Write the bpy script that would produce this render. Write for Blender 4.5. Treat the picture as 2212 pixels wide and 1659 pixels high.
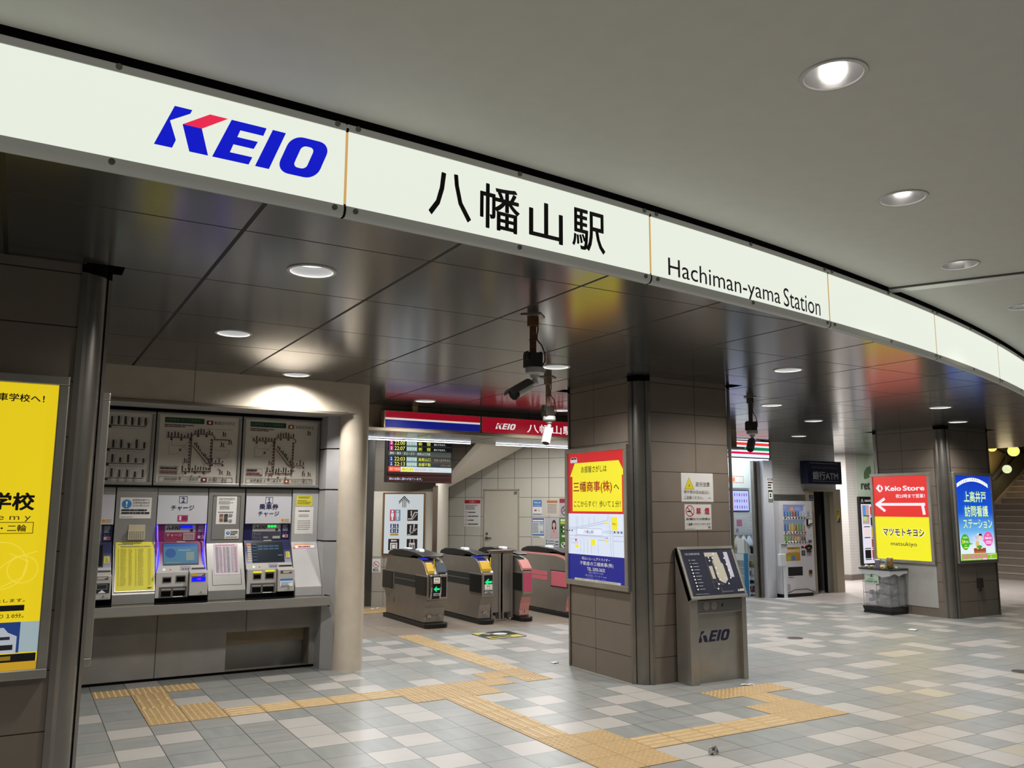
import bpy, math, random
from mathutils import Vector as V, Matrix
random.seed(7)
SC = bpy.context.scene
COL = SC.collection
for _o in list(bpy.data.objects): bpy.data.objects.remove(_o)
# ---------------------------------------------------------------- camera, world, exposure
cam = bpy.data.objects.new('camera', bpy.data.cameras.new('camera')); COL.objects.link(cam); SC.camera = cam
YAW, PITCH, ROLL = math.radians(30.297), math.radians(8.400), math.radians(0.237)
cam.location = (-0.7073, -7.2581, 1.6824)
_f = V((math.sin(YAW)*math.cos(PITCH), math.cos(YAW)*math.cos(PITCH), math.sin(PITCH)))
_r = V((math.cos(YAW), -math.sin(YAW), 0)); _u = _r.cross(_f)
_r2 = _r*math.cos(ROLL) + _u*math.sin(ROLL); _u2 = -_r*math.sin(ROLL) + _u*math.cos(ROLL)
cam.rotation_euler = Matrix((_r2, _u2, -_f)).transposed().to_euler()
cam.data.sensor_width = 36.0; cam.data.lens = 1806.4*36/2212; cam.data.clip_start = .05; cam.data.clip_end = 200
w = bpy.data.worlds.new('night'); SC.world = w; w.use_nodes = True
w.node_tree.nodes['Background'].inputs[0].default_value = (.30, .30, .28, 1)
w.node_tree.nodes['Background'].inputs[1].default_value = .16
SC.view_settings.view_transform = 'Standard'; SC.view_settings.look = 'None'
SC.view_settings.gamma = 1; SC.view_settings.exposure = 0.0; SC.view_settings.use_curve_mapping = False
SC.cycles.max_bounces = 8; SC.cycles.sample_clamp_indirect = 4.0
SC.cycles.use_denoising = True
LOW_W, UP_W, HALL_W = 130, 110, 1.0      # watts of the downlights under the canopy, of those outside it, factor of the hall lights
# ---------------------------------------------------------------- helpers
def lin(c): return c/12.92 if c <= .04045 else ((c+.055)/1.055)**2.4
def H(h): return tuple(lin(int(h[i:i+2], 16)/255) for i in (0, 2, 4)) + (1,)
MATS = {}
def M(name, col, rough=.5, metal=0., em=0., spec=.5, var=0., vs=8., alpha=1., trans=0., aniso=0., emcol=None):
    if name in MATS: return MATS[name]
    m = bpy.data.materials.new(name); m.use_nodes = True; nt = m.node_tree; p = nt.nodes['Principled BSDF']
    c = H(col) if isinstance(col, str) else tuple(col) + (1,)
    p.inputs['Base Color'].default_value = c; p.inputs['Roughness'].default_value = rough
    p.inputs['Metallic'].default_value = metal; p.inputs['Specular IOR Level'].default_value = spec
    if em:
        p.inputs['Emission Color'].default_value = H(emcol) if emcol else c; p.inputs['Emission Strength'].default_value = em
        p.inputs['Base Color'].default_value = tuple(x*.12 for x in c[:3]) + (1,)
    if alpha < 1: p.inputs['Alpha'].default_value = alpha
    if trans: p.inputs['Transmission Weight'].default_value = trans
    if var and not em:
        tc = nt.nodes.new('ShaderNodeTexCoord'); n = nt.nodes.new('ShaderNodeTexNoise'); n.inputs['Scale'].default_value = vs
        n.inputs['Detail'].default_value = 5; nt.links.new(tc.outputs['Object'], n.inputs['Vector'])
        mr = nt.nodes.new('ShaderNodeMapRange'); mr.inputs[1].default_value = .3; mr.inputs[2].default_value = .7
        mr.inputs[3].default_value = 1-var; mr.inputs[4].default_value = 1+var; nt.links.new(n.outputs['Fac'], mr.inputs[0])
        mx = nt.nodes.new('ShaderNodeVectorMath'); mx.operation = 'SCALE'; mx.inputs[0].default_value = c[:3]
        nt.links.new(mr.outputs[0], mx.inputs['Scale']); nt.links.new(mx.outputs[0], p.inputs['Base Color'])
    MATS[name] = m
    return m
def tile_mat(name, col, joint, specs, rough=.5, metal=0., spec=.5, var=.06, vs=3., sx=(1, 1, 1), cell=0.):
    """tiles with dark joints: specs = (axis, pitch, offset, joint width); cell = tone change from tile to tile"""
    if name in MATS: return MATS[name]
    m = M(name, col, rough, metal, 0, spec, var, vs); nt = m.node_tree; p = nt.nodes['Principled BSDF']
    tc = nt.nodes.new('ShaderNodeTexCoord'); sep = nt.nodes.new('ShaderNodeSeparateXYZ'); nt.links.new(tc.outputs['Object'], sep.inputs[0])
    for n in nt.nodes:
        if n.type == 'TEX_NOISE' and sx != (1, 1, 1):
            mp = nt.nodes.new('ShaderNodeMapping'); mp.inputs['Scale'].default_value = sx
            nt.links.new(tc.outputs['Object'], mp.inputs[0]); nt.links.new(mp.outputs[0], n.inputs['Vector'])
    def math_(op, a, b=None):
        n = nt.nodes.new('ShaderNodeMath'); n.operation = op
        for i, q in enumerate((a, b)):
            if q is None: continue
            if isinstance(q, (int, float)): n.inputs[i].default_value = q
            else: nt.links.new(q, n.inputs[i])
        return n.outputs[0]
    mask = None; cells = []
    for ax, pitch, off, wd in specs:
        q = math_('DIVIDE', math_('SUBTRACT', sep.outputs['XYZ'.index(ax)], off), pitch)
        cells.append(math_('FLOOR', q))
        d = math_('SUBTRACT', .5, math_('ABSOLUTE', math_('SUBTRACT', math_('FRACT', q), .5)))
        k = math_('LESS_THAN', d, wd/2/pitch)
        mask = k if mask is None else math_('MAXIMUM', mask, k)
    src = p.inputs['Base Color'].links[0].from_socket
    if cell:
        cb = nt.nodes.new('ShaderNodeCombineXYZ')
        for i, q in enumerate(cells): nt.links.new(q, cb.inputs[i])
        wn = nt.nodes.new('ShaderNodeTexWhiteNoise'); nt.links.new(cb.outputs[0], wn.inputs['Vector'])
        sc = nt.nodes.new('ShaderNodeVectorMath'); sc.operation = 'SCALE'; nt.links.new(src, sc.inputs[0])
        nt.links.new(math_('ADD', 1-cell, math_('MULTIPLY', wn.outputs['Value'], 2*cell)), sc.inputs['Scale']); src = sc.outputs[0]
    mx = nt.nodes.new('ShaderNodeMix'); mx.data_type = 'RGBA'
    nt.links.new(mask, mx.inputs['Factor']); nt.links.new(src, mx.inputs['A']); mx.inputs['B'].default_value = H(joint)
    nt.links.new(mx.outputs['Result'], p.inputs['Base Color'])
    if metal:
        nt.links.new(math_('MULTIPLY', math_('SUBTRACT', 1, mask), metal), p.inputs['Metallic'])
        nt.links.new(math_('ADD', rough, math_('MULTIPLY', mask, .5)), p.inputs['Roughness'])
    return m
def E(col, k=1., name=None):              # a backlit print: shows its colour by its own light
    return M(name or 'backlit_%s_%.2f' % (col, k), col, .25, 0, k)
def C(col, rough=.5, name=None):          # ordinary print or paint
    return M(name or 'paint_%s_%.2f' % (col, rough), col, rough)
def Q(a, b, t): return a + (b-a)*t
class B:
    """collects faces; obj() links them as ONE mesh object"""
    def __init__(s): s.v = []; s.f = []; s.m = []; s.mats = []
    def mi(s, m):
        if m not in s.mats: s.mats.append(m)
        return s.mats.index(m)
    def face(s, pts, m):
        n = len(s.v); s.v += [tuple(p) for p in pts]; s.f.append(tuple(range(n, n+len(pts)))); s.m.append(s.mi(m)); return s
    def mesh(s, vs, fs, m):
        n = len(s.v); s.v += [tuple(p) for p in vs]; i = s.mi(m)
        for f in fs: s.f.append(tuple(n+k for k in f)); s.m.append(i)
        return s
    def box(s, x0, y0, z0, x1, y1, z1, m, frame=None):
        c = [(x, y, z) for z in (z0, z1) for y in (y0, y1) for x in (x0, x1)]
        if frame: c = [frame.P(*q) for q in c]
        return s.mesh(c, [(0, 2, 3, 1), (4, 5, 7, 6), (0, 1, 5, 4), (2, 6, 7, 3), (0, 4, 6, 2), (1, 3, 7, 5)], m)
    def loft(s, loops, m, caps=True, closed=True):
        n = len(loops[0]); vs = [p for l in loops for p in l]; fs = []
        for a in range(len(loops)-1):
            for i in range(n if closed else n-1):
                j = (i+1) % n; fs.append((a*n+i, a*n+j, (a+1)*n+j, (a+1)*n+i))
        if caps: fs += [tuple(range(n))[::-1], tuple((len(loops)-1)*n+i for i in range(n))]
        return s.mesh(vs, fs, m)
    def prism(s, pts, ax, a, b, m, frame=None):
        def g(p, t):
            q = (t, p[0], p[1]) if ax == 'x' else (p[0], t, p[1]) if ax == 'y' else (p[0], p[1], t)
            return frame.P(*q) if frame else q
        return s.loft([[g(p, a) for p in pts], [g(p, b) for p in pts]], m)
    def cyl(s, p0, p1, r, m, n=16, r2=None, caps=True):
        p0, p1 = V(p0), V(p1); d = (p1-p0).normalized(); a = d.orthogonal().normalized(); b = d.cross(a)
        r2 = r if r2 is None else r2
        L = lambda c, q: [c + (a*math.cos(t) + b*math.sin(t))*q for t in (2*math.pi*i/n for i in range(n))]
        return s.loft([L(p0, r), L(p1, r2)], m, caps)
    def tube(s, pts, r, m, n=8):
        pts = [V(p) for p in pts]; loops = []; a = None
        for i, p in enumerate(pts):
            d = (pts[min(i+1, len(pts)-1)] - pts[max(i-1, 0)]).normalized()
            a = d.orthogonal().normalized() if a is None else (a - d*a.dot(d)).normalized(); b = d.cross(a)
            loops.append([p + (a*math.cos(t) + b*math.sin(t))*r for t in (2*math.pi*k/n for k in range(n))])
        return s.loft(loops, m)
    def lathe(s, prof, c, m, n=28, caps=False):   # prof = (radius, z) about a vertical axis
        c = V(c)
        return s.loft([[c + V((r*math.cos(t), r*math.sin(t), z)) for t in (2*math.pi*i/n for i in range(n))] for r, z in prof], m, caps)
    def ball(s, c, r, m, n=14, sq=(1, 1, 1), jit=0):
        c = V(c); L = []
        for i in range(1, n//2):
            a = math.pi*i/(n//2)
            L.append([c + V((r*sq[0]*math.sin(a)*math.cos(t), r*sq[1]*math.sin(a)*math.sin(t), -r*sq[2]*math.cos(a)))*(1+random.uniform(-jit, jit)) for t in (2*math.pi*k/n for k in range(n))])
        return s.loft(L, m)
    def obj(s, name, parent=None, smooth=None, bevel=0, kind=None, label=None, cat=None, group=None):
        me = bpy.data.meshes.new(name); off = V(parent.get('base', (0, 0, 0))) if parent else V((0, 0, 0))
        me.from_pydata([V(p)-off for p in s.v], [], s.f)
        for m in s.mats: me.materials.append(m)
        for p, i in zip(me.polygons, s.m): p.material_index = i
        me.validate(); me.update()
        o = bpy.data.objects.new(name, me); COL.objects.link(o)
        if parent: o.parent = parent; o['base'] = tuple(off)
        if smooth is not None:
            for p in me.polygons: p.use_smooth = True
            import bmesh
            bm = bmesh.new(); bm.from_mesh(me); bmesh.ops.remove_doubles(bm, verts=bm.verts, dist=1e-5)
            for e in bm.edges:
                if len(e.link_faces) == 2 and e.calc_face_angle(0) > math.radians(smooth): e.smooth = False
            bm.to_mesh(me); bm.free()
        if bevel:
            md = o.modifiers.new('bevel', 'BEVEL'); md.width = bevel; md.segments = 2; md.limit_method = 'ANGLE'; md.angle_limit = .6
        tag(o, label, cat, group, kind)
        return o
def tag(o, label=None, cat=None, group=None, kind=None):
    for k, q in (('label', label), ('category', cat), ('group', group), ('kind', kind)):
        if q: o[k] = q
    return o
def thing(name, label, cat, base=(0, 0, 0), group=None):
    o = bpy.data.objects.new(name, None); COL.objects.link(o); o.location = base; o['base'] = tuple(base); o.empty_display_size = .1
    return tag(o, label, cat, group)
class F:
    """a flat frame: u to the right, v up, n towards the viewer"""
    def __init__(s, o, u=(1, 0, 0), v=(0, 0, 1)): s.o = V(o); s.u = V(u).normalized(); s.v = V(v).normalized(); s.n = s.u.cross(s.v)
    def P(s, a, b, c=0): return s.o + s.u*a + s.v*b + s.n*c
GL = {}
def glyphs(txt, bold):
    k = (txt, bold)
    if k not in GL:
        c = bpy.data.curves.new('t', 'FONT'); c.body = txt; c.resolution_u = 3; c.offset = bold
        o = bpy.data.objects.new('t', c); COL.objects.link(o)
        me = bpy.data.meshes.new_from_object(o.evaluated_get(bpy.context.evaluated_depsgraph_get()))
        GL[k] = ([(q.co.x, q.co.y) for q in me.vertices], [tuple(p.vertices) for p in me.polygons])
        bpy.data.objects.remove(o); bpy.data.curves.remove(c); bpy.data.meshes.remove(me)
    return GL[k]
def text(b, fr, txt, a0, b0, w, h, m, c=.003, bold=0., align='l', slant=0., fn=None):
    """lettering whose ink fills the box w x h at (a0, b0); w or h None keeps the proportions"""
    vs, fs = glyphs(txt.replace('1', '１') if any(ord(q) > 0x2fff for q in txt) or txt == '1' else txt, 0.)
    x0 = min(q[0] for q in vs); x1 = max(q[0] for q in vs); y0 = min(q[1] for q in vs); y1 = max(q[1] for q in vs)
    sy = h/(y1-y0) if h else w/(x1-x0); sx = w/(x1-x0) if w else sy
    k = bold*.62
    if k: sx *= (x1-x0)/(x1-x0+2*k); sy *= (y1-y0)/(y1-y0+2*k) if h else 1.
    ww = (x1-x0)*sx; a = a0 - (ww if align == 'r' else ww/2 if align == 'c' else 0)
    g = fn or (lambda p, q: fr.P(p, q, c))
    sh = [(0, 0)] if not k else [(k*math.cos(i*math.pi/4), k*math.sin(i*math.pi/4)) for i in range(0, 8, 1 if k > .01 else 2)] + ([(k*.5*math.cos(i*math.pi/2), k*.5*math.sin(i*math.pi/2)) for i in range(4)] if k > .02 else [])
    for i, (dx, dy) in enumerate(sh):
        g = fn or (lambda p, q: fr.P(p, q, c+i*.00012))
        b.mesh([g(a+(x-x0+dx)*sx+slant*(y-y0)*sy, b0+(y-y0+dy)*sy) for x, y in vs], fs, m)
LOGO = {'K': [(0, 0), (.38, 0), (.45, .2), (.3, .63), (.72, .9), (.76, 1), (.38, 1)], 'R': [(.57, .61), (.99, .61), (1.56, 1), (1.15, 1)],
        'L': [(.57, .61), (.99, .61), (1.16, 0), (.75, 0)],
        'E': [(1.25, 0), (2.08, 0), (2.16, .2), (1.64, .2), (1.71, .41), (2.18, .41), (2.27, .61), (1.79, .61), (1.85, .79), (2.39, .79), (2.46, 1), (1.64, 1)],
        'I': [(2.23, 0), (2.56, 0), (2.93, 1), (2.61, 1)]}
def logo(b, fr, a0, b0, h, m1, m2, c=.003, fn=None, red=True, only=None):
    g = fn or (lambda p, q: fr.P(p, q, c))
    for k, pts in LOGO.items():
        if k == 'R' and not red or only and k not in only: continue
        b.face([g(a0+x*h, b0+y*h) for x, y in pts], m2 if k == 'R' else m1)
    if only and 'O' not in only: return
    def rr(x0, x1, y0, y1, r):
        o = []
        for cx, cy, t0 in ((x1-r, y0+r, -90), (x1-r, y1-r, 0), (x0+r, y1-r, 90), (x0+r, y0+r, 180)):
            for i in range(7):
                t = math.radians(t0+15*i); x, y = cx+r*math.cos(t), cy+r*math.sin(t); o.append((x+.36*y, y))
        return o
    A, I = rr(2.72, 3.72, -.01, 1, .3), rr(3.06, 3.38, .2, .79, .12)
    n = len(A); b.mesh([g(a0+x*h, b0+y*h) for x, y in A+I], [(i, (i+1) % n, n+(i+1) % n, n+i) for i in range(n)], m1)
def art(b, fr, items, c0=.001, tb=None):
    """flat print: every item lies a hair above the one before; lettering goes into tb"""
    c = c0
    for it in items:
        k = it[0]
        if k == 'r': b.face([fr.P(*p, c) for p in ((it[1], it[2]), (it[3], it[2]), (it[3], it[4]), (it[1], it[4]))], it[5])
        elif k == 'p': b.face([fr.P(x, y, c) for x, y in it[1]], it[2])
        elif k in 'ce':
            rx, ry = (it[3], it[3]) if k == 'c' else it[3]
            b.face([fr.P(it[1]+rx*math.cos(t*math.pi/14), it[2]+ry*math.sin(t*math.pi/14), c) for t in range(28)], it[4])
        elif k == 'o':
            n = 28; q = [(it[1]+r*math.cos(2*math.pi*t/n), it[2]+r*math.sin(2*math.pi*t/n)) for r in (it[3], it[3]-it[4]) for t in range(n)]
            b.mesh([fr.P(x, y, c) for x, y in q], [(i, (i+1) % n, n+(i+1) % n, n+i) for i in range(n)], it[5])
        elif k == 'f':      # rectangle outline
            x0, y0, x1, y1, t, m = it[1:]
            for q in ((x0, y0, x1, y0+t), (x0, y1-t, x1, y1), (x0, y0, x0+t, y1), (x1-t, y0, x1, y1)): b.face([fr.P(q[0], q[1], c), fr.P(q[2], q[1], c), fr.P(q[2], q[3], c), fr.P(q[0], q[3], c)], m)
        elif k == 'l':      # broad line
            pts, t, m = it[1:]
            for (x0, y0), (x1, y1) in zip(pts, pts[1:]):
                L = math.hypot(x1-x0, y1-y0) or 1; dx, dy = (x1-x0)/L*t/2, (y1-y0)/L*t/2
                b.face([fr.P(x0-dx-dy, y0-dy+dx, c), fr.P(x0-dx+dy, y0-dy-dx, c), fr.P(x1+dx+dy, y1+dy-dx, c), fr.P(x1+dx-dy, y1+dy+dx, c)], m)
        elif k == 'x':      # lines of print too small to read
            x0, y0, x1, y1, n, m = it[1:7]; fill = it[7] if len(it) > 7 else .5
            for i in range(n):
                yy = y1-(y1-y0)*(i+.5)/n; hh = (y1-y0)/n*fill/2; x = x0; end = x1-(x1-x0)*random.choice((0, 0, .1, .3))
                while x < end:
                    l = min((x1-x0)*random.uniform(.06, .3), end-x); b.face([fr.P(x, yy-hh, c), fr.P(x+l, yy-hh, c), fr.P(x+l, yy+hh, c), fr.P(x, yy+hh, c)], m); x += l+(x1-x0)*.015
        elif k == 't': text(tb or b, fr, it[1], it[2], it[3], it[4], it[5], it[6], c+.0015, it[8] if len(it) > 8 else 0., it[7] if len(it) > 7 else 'l')
        c += .0006
    return c
def spot(parent, loc, watts, size=150, blend=.9, col=(1, .965, .91), r=.07, to=None):
    l = bpy.data.lights.new('lamp_light', 'SPOT'); l.energy = watts; l.spot_size = math.radians(size); l.spot_blend = blend; l.color = col; l.shadow_soft_size = r
    o = bpy.data.objects.new('lamp_light', l); COL.objects.link(o); o.location = V(loc)-V(parent.get('base', (0, 0, 0))); o.parent = parent
    if to: o.rotation_euler = (V(to)-V(loc)).to_track_quat('-Z', 'Y').to_euler()
    return o
def area(parent, loc, sx, sy, watts, col=(1, .97, .92), rot=(0, 0, 0)):
    l = bpy.data.lights.new('lamp_light', 'AREA'); l.shape = 'RECTANGLE'; l.size = sx; l.size_y = sy; l.energy = watts; l.color = col
    o = bpy.data.objects.new('lamp_light', l); COL.objects.link(o); o.location = V(loc)-V(parent.get('base', (0, 0, 0))); o.rotation_euler = rot; o.parent = parent
    return o
FX = lambda y, x=0: F((x, y, 0))                       # faces towards -y
FW = lambda x, y=0: F((x, y, 0), (0, -1, 0))           # faces towards -x
# ---------------------------------------------------------------- common materials
steel = M('brushed_steel', 'A8A49C', .34, .8, var=.08, vs=5)
steel_d = M('dark_steel', '85817B', .30, .85, var=.1, vs=4)
black = M('black_plastic', '0B0B0C', .35)
void = M('dark_gap', '050505', .9, spec=.1)  # near-black put in for the shade inside gaps
white = M('white_paint', 'D8D8D6', .45, var=.03)
paper = M('white_paper', 'D9D7D4', .6)
ink = C('1A1A1E'); navy = C('10184E'); redp = C('B01626'); whitep = C('EDEDED')
beige = M('beige_panel', 'B3AA96', .45, var=.04)
cream = M('cream_render', 'BDB2A2', .6, var=.07, vs=6)
# ---------------------------------------------------------------- floor
FT = {'a': tile_mat('tile_grey', '8F908D', '403F3C', [('X', .3, 0, .006), ('Y', .3, 0, .006)], .34, 0, .45, .10, 2.2, (1, 5, 1)),
      'b': tile_mat('tile_grey_blue', '8A8D8B', '403F3C', [('X', .3, 0, .006), ('Y', .3, 0, .006)], .34, 0, .45, .10, 2.6, (5, 1, 1)),
      'c': tile_mat('tile_light', 'AFABA6', '4A4946', [('X', .3, 0, .006), ('Y', .3, 0, .006)], .36, 0, .45, .04, 3),
      'd': tile_mat('tile_cream', 'AFA898', '4A4946', [('X', .3, 0, .006), ('Y', .3, 0, .006)], .36, 0, .45, .04, 3),
      'e': tile_mat('tile_pale', 'BEB6B2', '8F8985', [('X', .6, 0, .006), ('Y', .15, 0, .006)], .34, 0, .45, .06, 3, cell=.05)}
LIGHT = {(13,-4),(14,-3),(14,-4),(14,-5),(12,-5),(11,-6),(10,-6),(14,-7),(11,-9),(11,-10),(11,-3),(8,-9),(9,1),(11,2),(10,-2),(10,-4),(7,-2),(7,-3),(6,-5),(5,-6),(6,-7),(8,-7),(13,0),
 (4,1),(3,1),(3,-1),(4,-2),(4,-3),(4,-4),(5,-4),(5,4),(6,2),(7,3),(7,1),(2,2),(-1,1),(0,-1),(1,-2),(0,-3),(1,-5),(-1,-4),(1,5),
 (12,-11),(13,-11),(15,-10),(16,-10),(17,-11),(18,-9),(18,-8),(19,-6),(19,-5),(21,-7),(22,-5),(22,-4),(24,-4),(25,-4),(24,-1),(24,0),(24,1),(25,-2),(25,1),(26,0),(26,1),(26,2),(27,-3),(27,1),(27,3),(27,4),(28,0),(29,2),(31,1),(32,0),(32,2),(33,2),
 (15,-13),(18,-13),(20,-10),(21,-10),(22,-11),(22,-8),(23,-7),(26,-7),(26,-6),(27,-7),(27,-6),(28,-3),(30,-5),(30,-3),(30,-2),(30,1),(31,0),(32,-3),(33,-4),(33,-3),(34,-3),(34,5),(35,0),(36,1),(36,2),(38,1),(39,-1),
 (9,6),(10,5),(10,8),(10,10),(11,4),(11,9),(13,3),(13,4),(13,8),(14,6),(14,7),(14,9),(15,5),(15,8),(16,4),(17,6),(17,7),(17,8),(19,8),(20,9)}
CREAM = {(22,-8),(20,-10),(21,-7),(27,-3),(18,-13)}
fb = B(); rr_ = random.Random(3)
for i in range(-24, 86):
    for j in range(-34, 36):
        x, y = i*.3, j*.3
        if j >= 11 and 9 <= i < 33: continue
        t = rr_.random()
        if (i, j) in CREAM: k = 'd'
        elif (i, j) in LIGHT: k = 'c'
        elif (-3 < i < 24 and -11 < j < 6) or (24 <= i < 38 and -8 < j < 3): k = 'a' if t < .6 else 'b'
        else: k = 'c' if t < .26 else ('a' if t < .7 else 'b')
        if x*.55 + y*.84 > 9.1 and i > 38: k = 'e'
        fb.face([(x, y, 0), (x+.3, y, 0), (x+.3, y+.3, 0), (x, y+.3, 0)], FT[k])
fb.obj('floor', kind='structure')
gm = tile_mat('granite', '8A7E72', '5A4A42', [('X', .9, .15, .012), ('Y', .9, 3.45, .012)], .42, 0, .4, .12, 30)
B().face([(2.7, 3.3, 0), (9.9, 3.3, 0), (9.9, 11, 0), (2.7, 11, 0)], gm).obj('floor_gates', kind='structure')
# ---------------------------------------------------------------- tactile paving (ribs and studs are real)
tac = M('ochre_tactile', 'AE9062', .5, var=.06, vs=14)
tacw = M('ochre_worn', 'BFA67A', .45, var=.1, vs=20)
def tactile(label, tiles):
    b = B()
    for x, y, k in tiles:
        x *= .3; y *= .3
        b.box(x+.002, y+.002, -.01, x+.298, y+.298, .003, tac)
        if k == 'd':
            for p in range(6):
                for q in range(6):
                    cx, cy = x+.025+.05*p, y+.025+.05*q
                    n = 8; lo = [(cx+.013*math.cos(2*math.pi*t/n), cy+.013*math.sin(2*math.pi*t/n), .003) for t in range(n)]
                    hi = [(cx+.007*math.cos(2*math.pi*t/n), cy+.007*math.sin(2*math.pi*t/n), .009) for t in range(n)]
                    b.mesh(lo+hi, [(i, (i+1) % n, n+(i+1) % n, n+i) for i in range(n)] + [tuple(range(n, 2*n))], tacw)
        else:
            for p in range(4):
                c = .0375+.075*p
                lo = (c-.0165, c+.0165); hi = (c-.009, c+.009)
                g = (lambda a, l, z: (x+l, y+a, z)) if k == 'x' else (lambda a, l, z: (x+a, y+l, z))
                b.mesh([g(lo[0], .012, .003), g(lo[1], .012, .003), g(lo[1], .288, .003), g(lo[0], .288, .003), g(hi[0], .02, .009), g(hi[1], .02, .009), g(hi[1], .28, .009), g(hi[0], .28, .009)],
                       [(0, 1, 5, 4), (1, 2, 6, 5), (2, 3, 7, 6), (3, 0, 4, 7), (4, 5, 6, 7)], tacw)
    b.obj('tactile_paving', label=label, cat='tactile paving', group='yellow guide paving in the floor')
tactile('yellow studded and ribbed paving block in front of the ticket machines', [(i, 4, 'd') for i in (0, 1, 2)] + [(1, 3, 'y'), (1, 2, 'y')] + [(i, j, 'd') for i in (1, 2) for j in (0, 1)])
tactile('straight ribbed yellow strip leading right from the ticket machine block', [(i, 0, 'x') for i in range(3, 8)])
tactile('yellow studded paving where three guide strips meet in mid floor', [(i, j, 'd') for i in (8, 9, 10) for j in (0, -1)] + [(11, 0, 'd'), (12.4, 0, 'd'), (11.4, 1, 'd'), (12.4, 1, 'd')])
tactile('ribbed yellow strip running from the junction to the ticket gates', [(12.4, 2+j, 'y') for j in range(7)] + [(12.4, 9, 'd'), (12.4, 10, 'd')])
tactile('ribbed yellow strip coming from the junction towards the viewer', [(9, j, 'y') for j in range(-6, -1)])
tactile('studded yellow paving block nearest the viewer at the bottom edge', [(i, j, 'd') for i in (9, 10) for j in (-7, -8, -9)])
tactile('ribbed yellow strip from the front studded block towards the map stand', [(i, -8, 'x') for i in range(11, 16)])
tactile('yellow studded and ribbed pad in front of the map stand', [(i, j, 'd') for i in (16, 17) for j in (-8, -7)] + [(16.95, -6, 'y')] + [(i, -5, 'd') for i in (16.15, 17.15, 18.15)])
# ---------------------------------------------------------------- fascia arc
CX, CY, R = -1.413, 29.173, 32.911
def arc(s, z=0, out=0.): t = s/R; return V((CX+(R+out)*math.sin(t), CY-(R+out)*math.cos(t), z))
SJ = [-.055+1.9545*k for k in range(-3, 12)]
# ---------------------------------------------------------------- ceilings
cm = tile_mat('ceiling_panel', '6C6D6E', '050505', [('X', .992, .13, .022), ('Y', 1.012, -3.25, .013)], .17, .78, .5, .03, 2)
ss = [SJ[0]+.4*k for k in range(0, 66)]
def holes(x, y): return 0
def clip_ceiling():
    import bmesh
    bm = bmesh.new(); X0, X1, Y0, Y1 = -8, 17.6, -6, 8
    vs = [bm.verts.new(p) for p in ((X0, Y0, 3), (X1, Y0, 3), (X1, Y1, 3), (X0, Y1, 3))]; bm.faces.new(vs[::-1])
    for a, b_ in zip(ss, ss[1:]):
        p, q = arc(a, 3, -.03), arc(b_, 3, -.03); t = q-p
        bmesh.ops.bisect_plane(bm, geom=bm.verts[:]+bm.edges[:]+bm.faces[:], plane_co=p, plane_no=(t.y, -t.x, 0), clear_outer=True)
    for (x0, x1, y0, y1) in HOLES:
        for co, no in (((x0, 0, 0), (1, 0, 0)), ((x1, 0, 0), (1, 0, 0)), ((0, y0, 0), (0, 1, 0)), ((0, y1, 0), (0, 1, 0))):
            bmesh.ops.bisect_plane(bm, geom=bm.verts[:]+bm.edges[:]+bm.faces[:], plane_co=co, plane_no=no)
    dead = [f for f in bm.faces if any(x0 < f.calc_center_median().x < x1 and y0 < f.calc_center_median().y < y1 for x0, x1, y0, y1 in HOLES)]
    bmesh.ops.delete(bm, geom=dead, context='FACES')
    me = bpy.data.meshes.new('ceiling'); bm.to_mesh(me); bm.free(); me.materials.append(cm)
    o = bpy.data.objects.new('ceiling', me); COL.objects.link(o); o['kind'] = 'structure'
LOWL = [(.625, -2.73), (.625, -.73), (1.62, 1.03), (3.60, 2.27), (3.58, -.74), (5.61, 2.19), (5.57, -1.76), (7.57, .28), (9.60, 1.32), (11.57, 3.31), (9.61, -.71), (11.55, .26)]
PIL = {'left': (-1.70, -2.20, -.35, -.85), 'centre': (4.57, -.72, 5.92, .63), 'right': (11.95, .78, 13.30, 2.13)}
HOLES = [(x-.135, x+.135, y-.135, y+.135) for x, y in LOWL]
for x0, y0, x1, y1 in PIL.values():
    HOLES += [(x0-.06, x0+.13, y0-.06, y0+.13), (x1-.13, x1+.06, y0-.06, y0+.13), (x0-.06, x0+.13, y1-.13, y1+.06), (x1-.13, x1+.06, y1-.13, y1+.06)]
HOLES = [h for h in HOLES]
clip_ceiling()
vb = B()
for x0, x1, y0, y1 in HOLES[len(LOWL):]:
    p = [(x0, y0), (x1, y0), (x1, y1), (x0, y1)]
    for a, b_ in zip(p, p[1:]+p[:1]): vb.face([(*a, 3), (*b_, 3), (*b_, 3.2), (*a, 3.2)], void)
    vb.face([(*q, 3.2) for q in p], void)
vb.obj('ceiling_shadow_gap', kind='structure')
UPZ = 3.485
UPL = [(2.11, -5.10), (3.63, -4.365), (5.21, -3.73), (6.95, -3.25), (.55, -5.95), (-1.1, -5.7), (8.8, -2.9), (-2.7, -5.8), (-.9, -8.6), (2.6, -8.2)]
um = M('upper_ceiling_paint', 'CBCAC4', .6, var=.02)
ub = B()
import bmesh
bm = bmesh.new(); bm.faces.new([bm.verts.new(p) for p in ((-8, -11, UPZ), (20, -11, UPZ), (20, 6, UPZ), (-8, 6, UPZ))])
_strips = []
L0 = [arc(s, UPZ, .012) for s in ss]; L1 = [V((p.x + (p.x-CX)*.0, -11, UPZ)) for p in L0]
bm.free()
for i in range(len(ss)-1):
    a, b_ = ss[i], ss[i+1]
    o2 = [(q.x, q.y) for q in (arc(a, 0, 8), arc(b_, 0, 8))]
    ub.face([L0[i], (*o2[0], UPZ), (*o2[1], UPZ), L0[i+1]], um)
uo = ub.obj('ceiling_outside', kind='structure')
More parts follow.
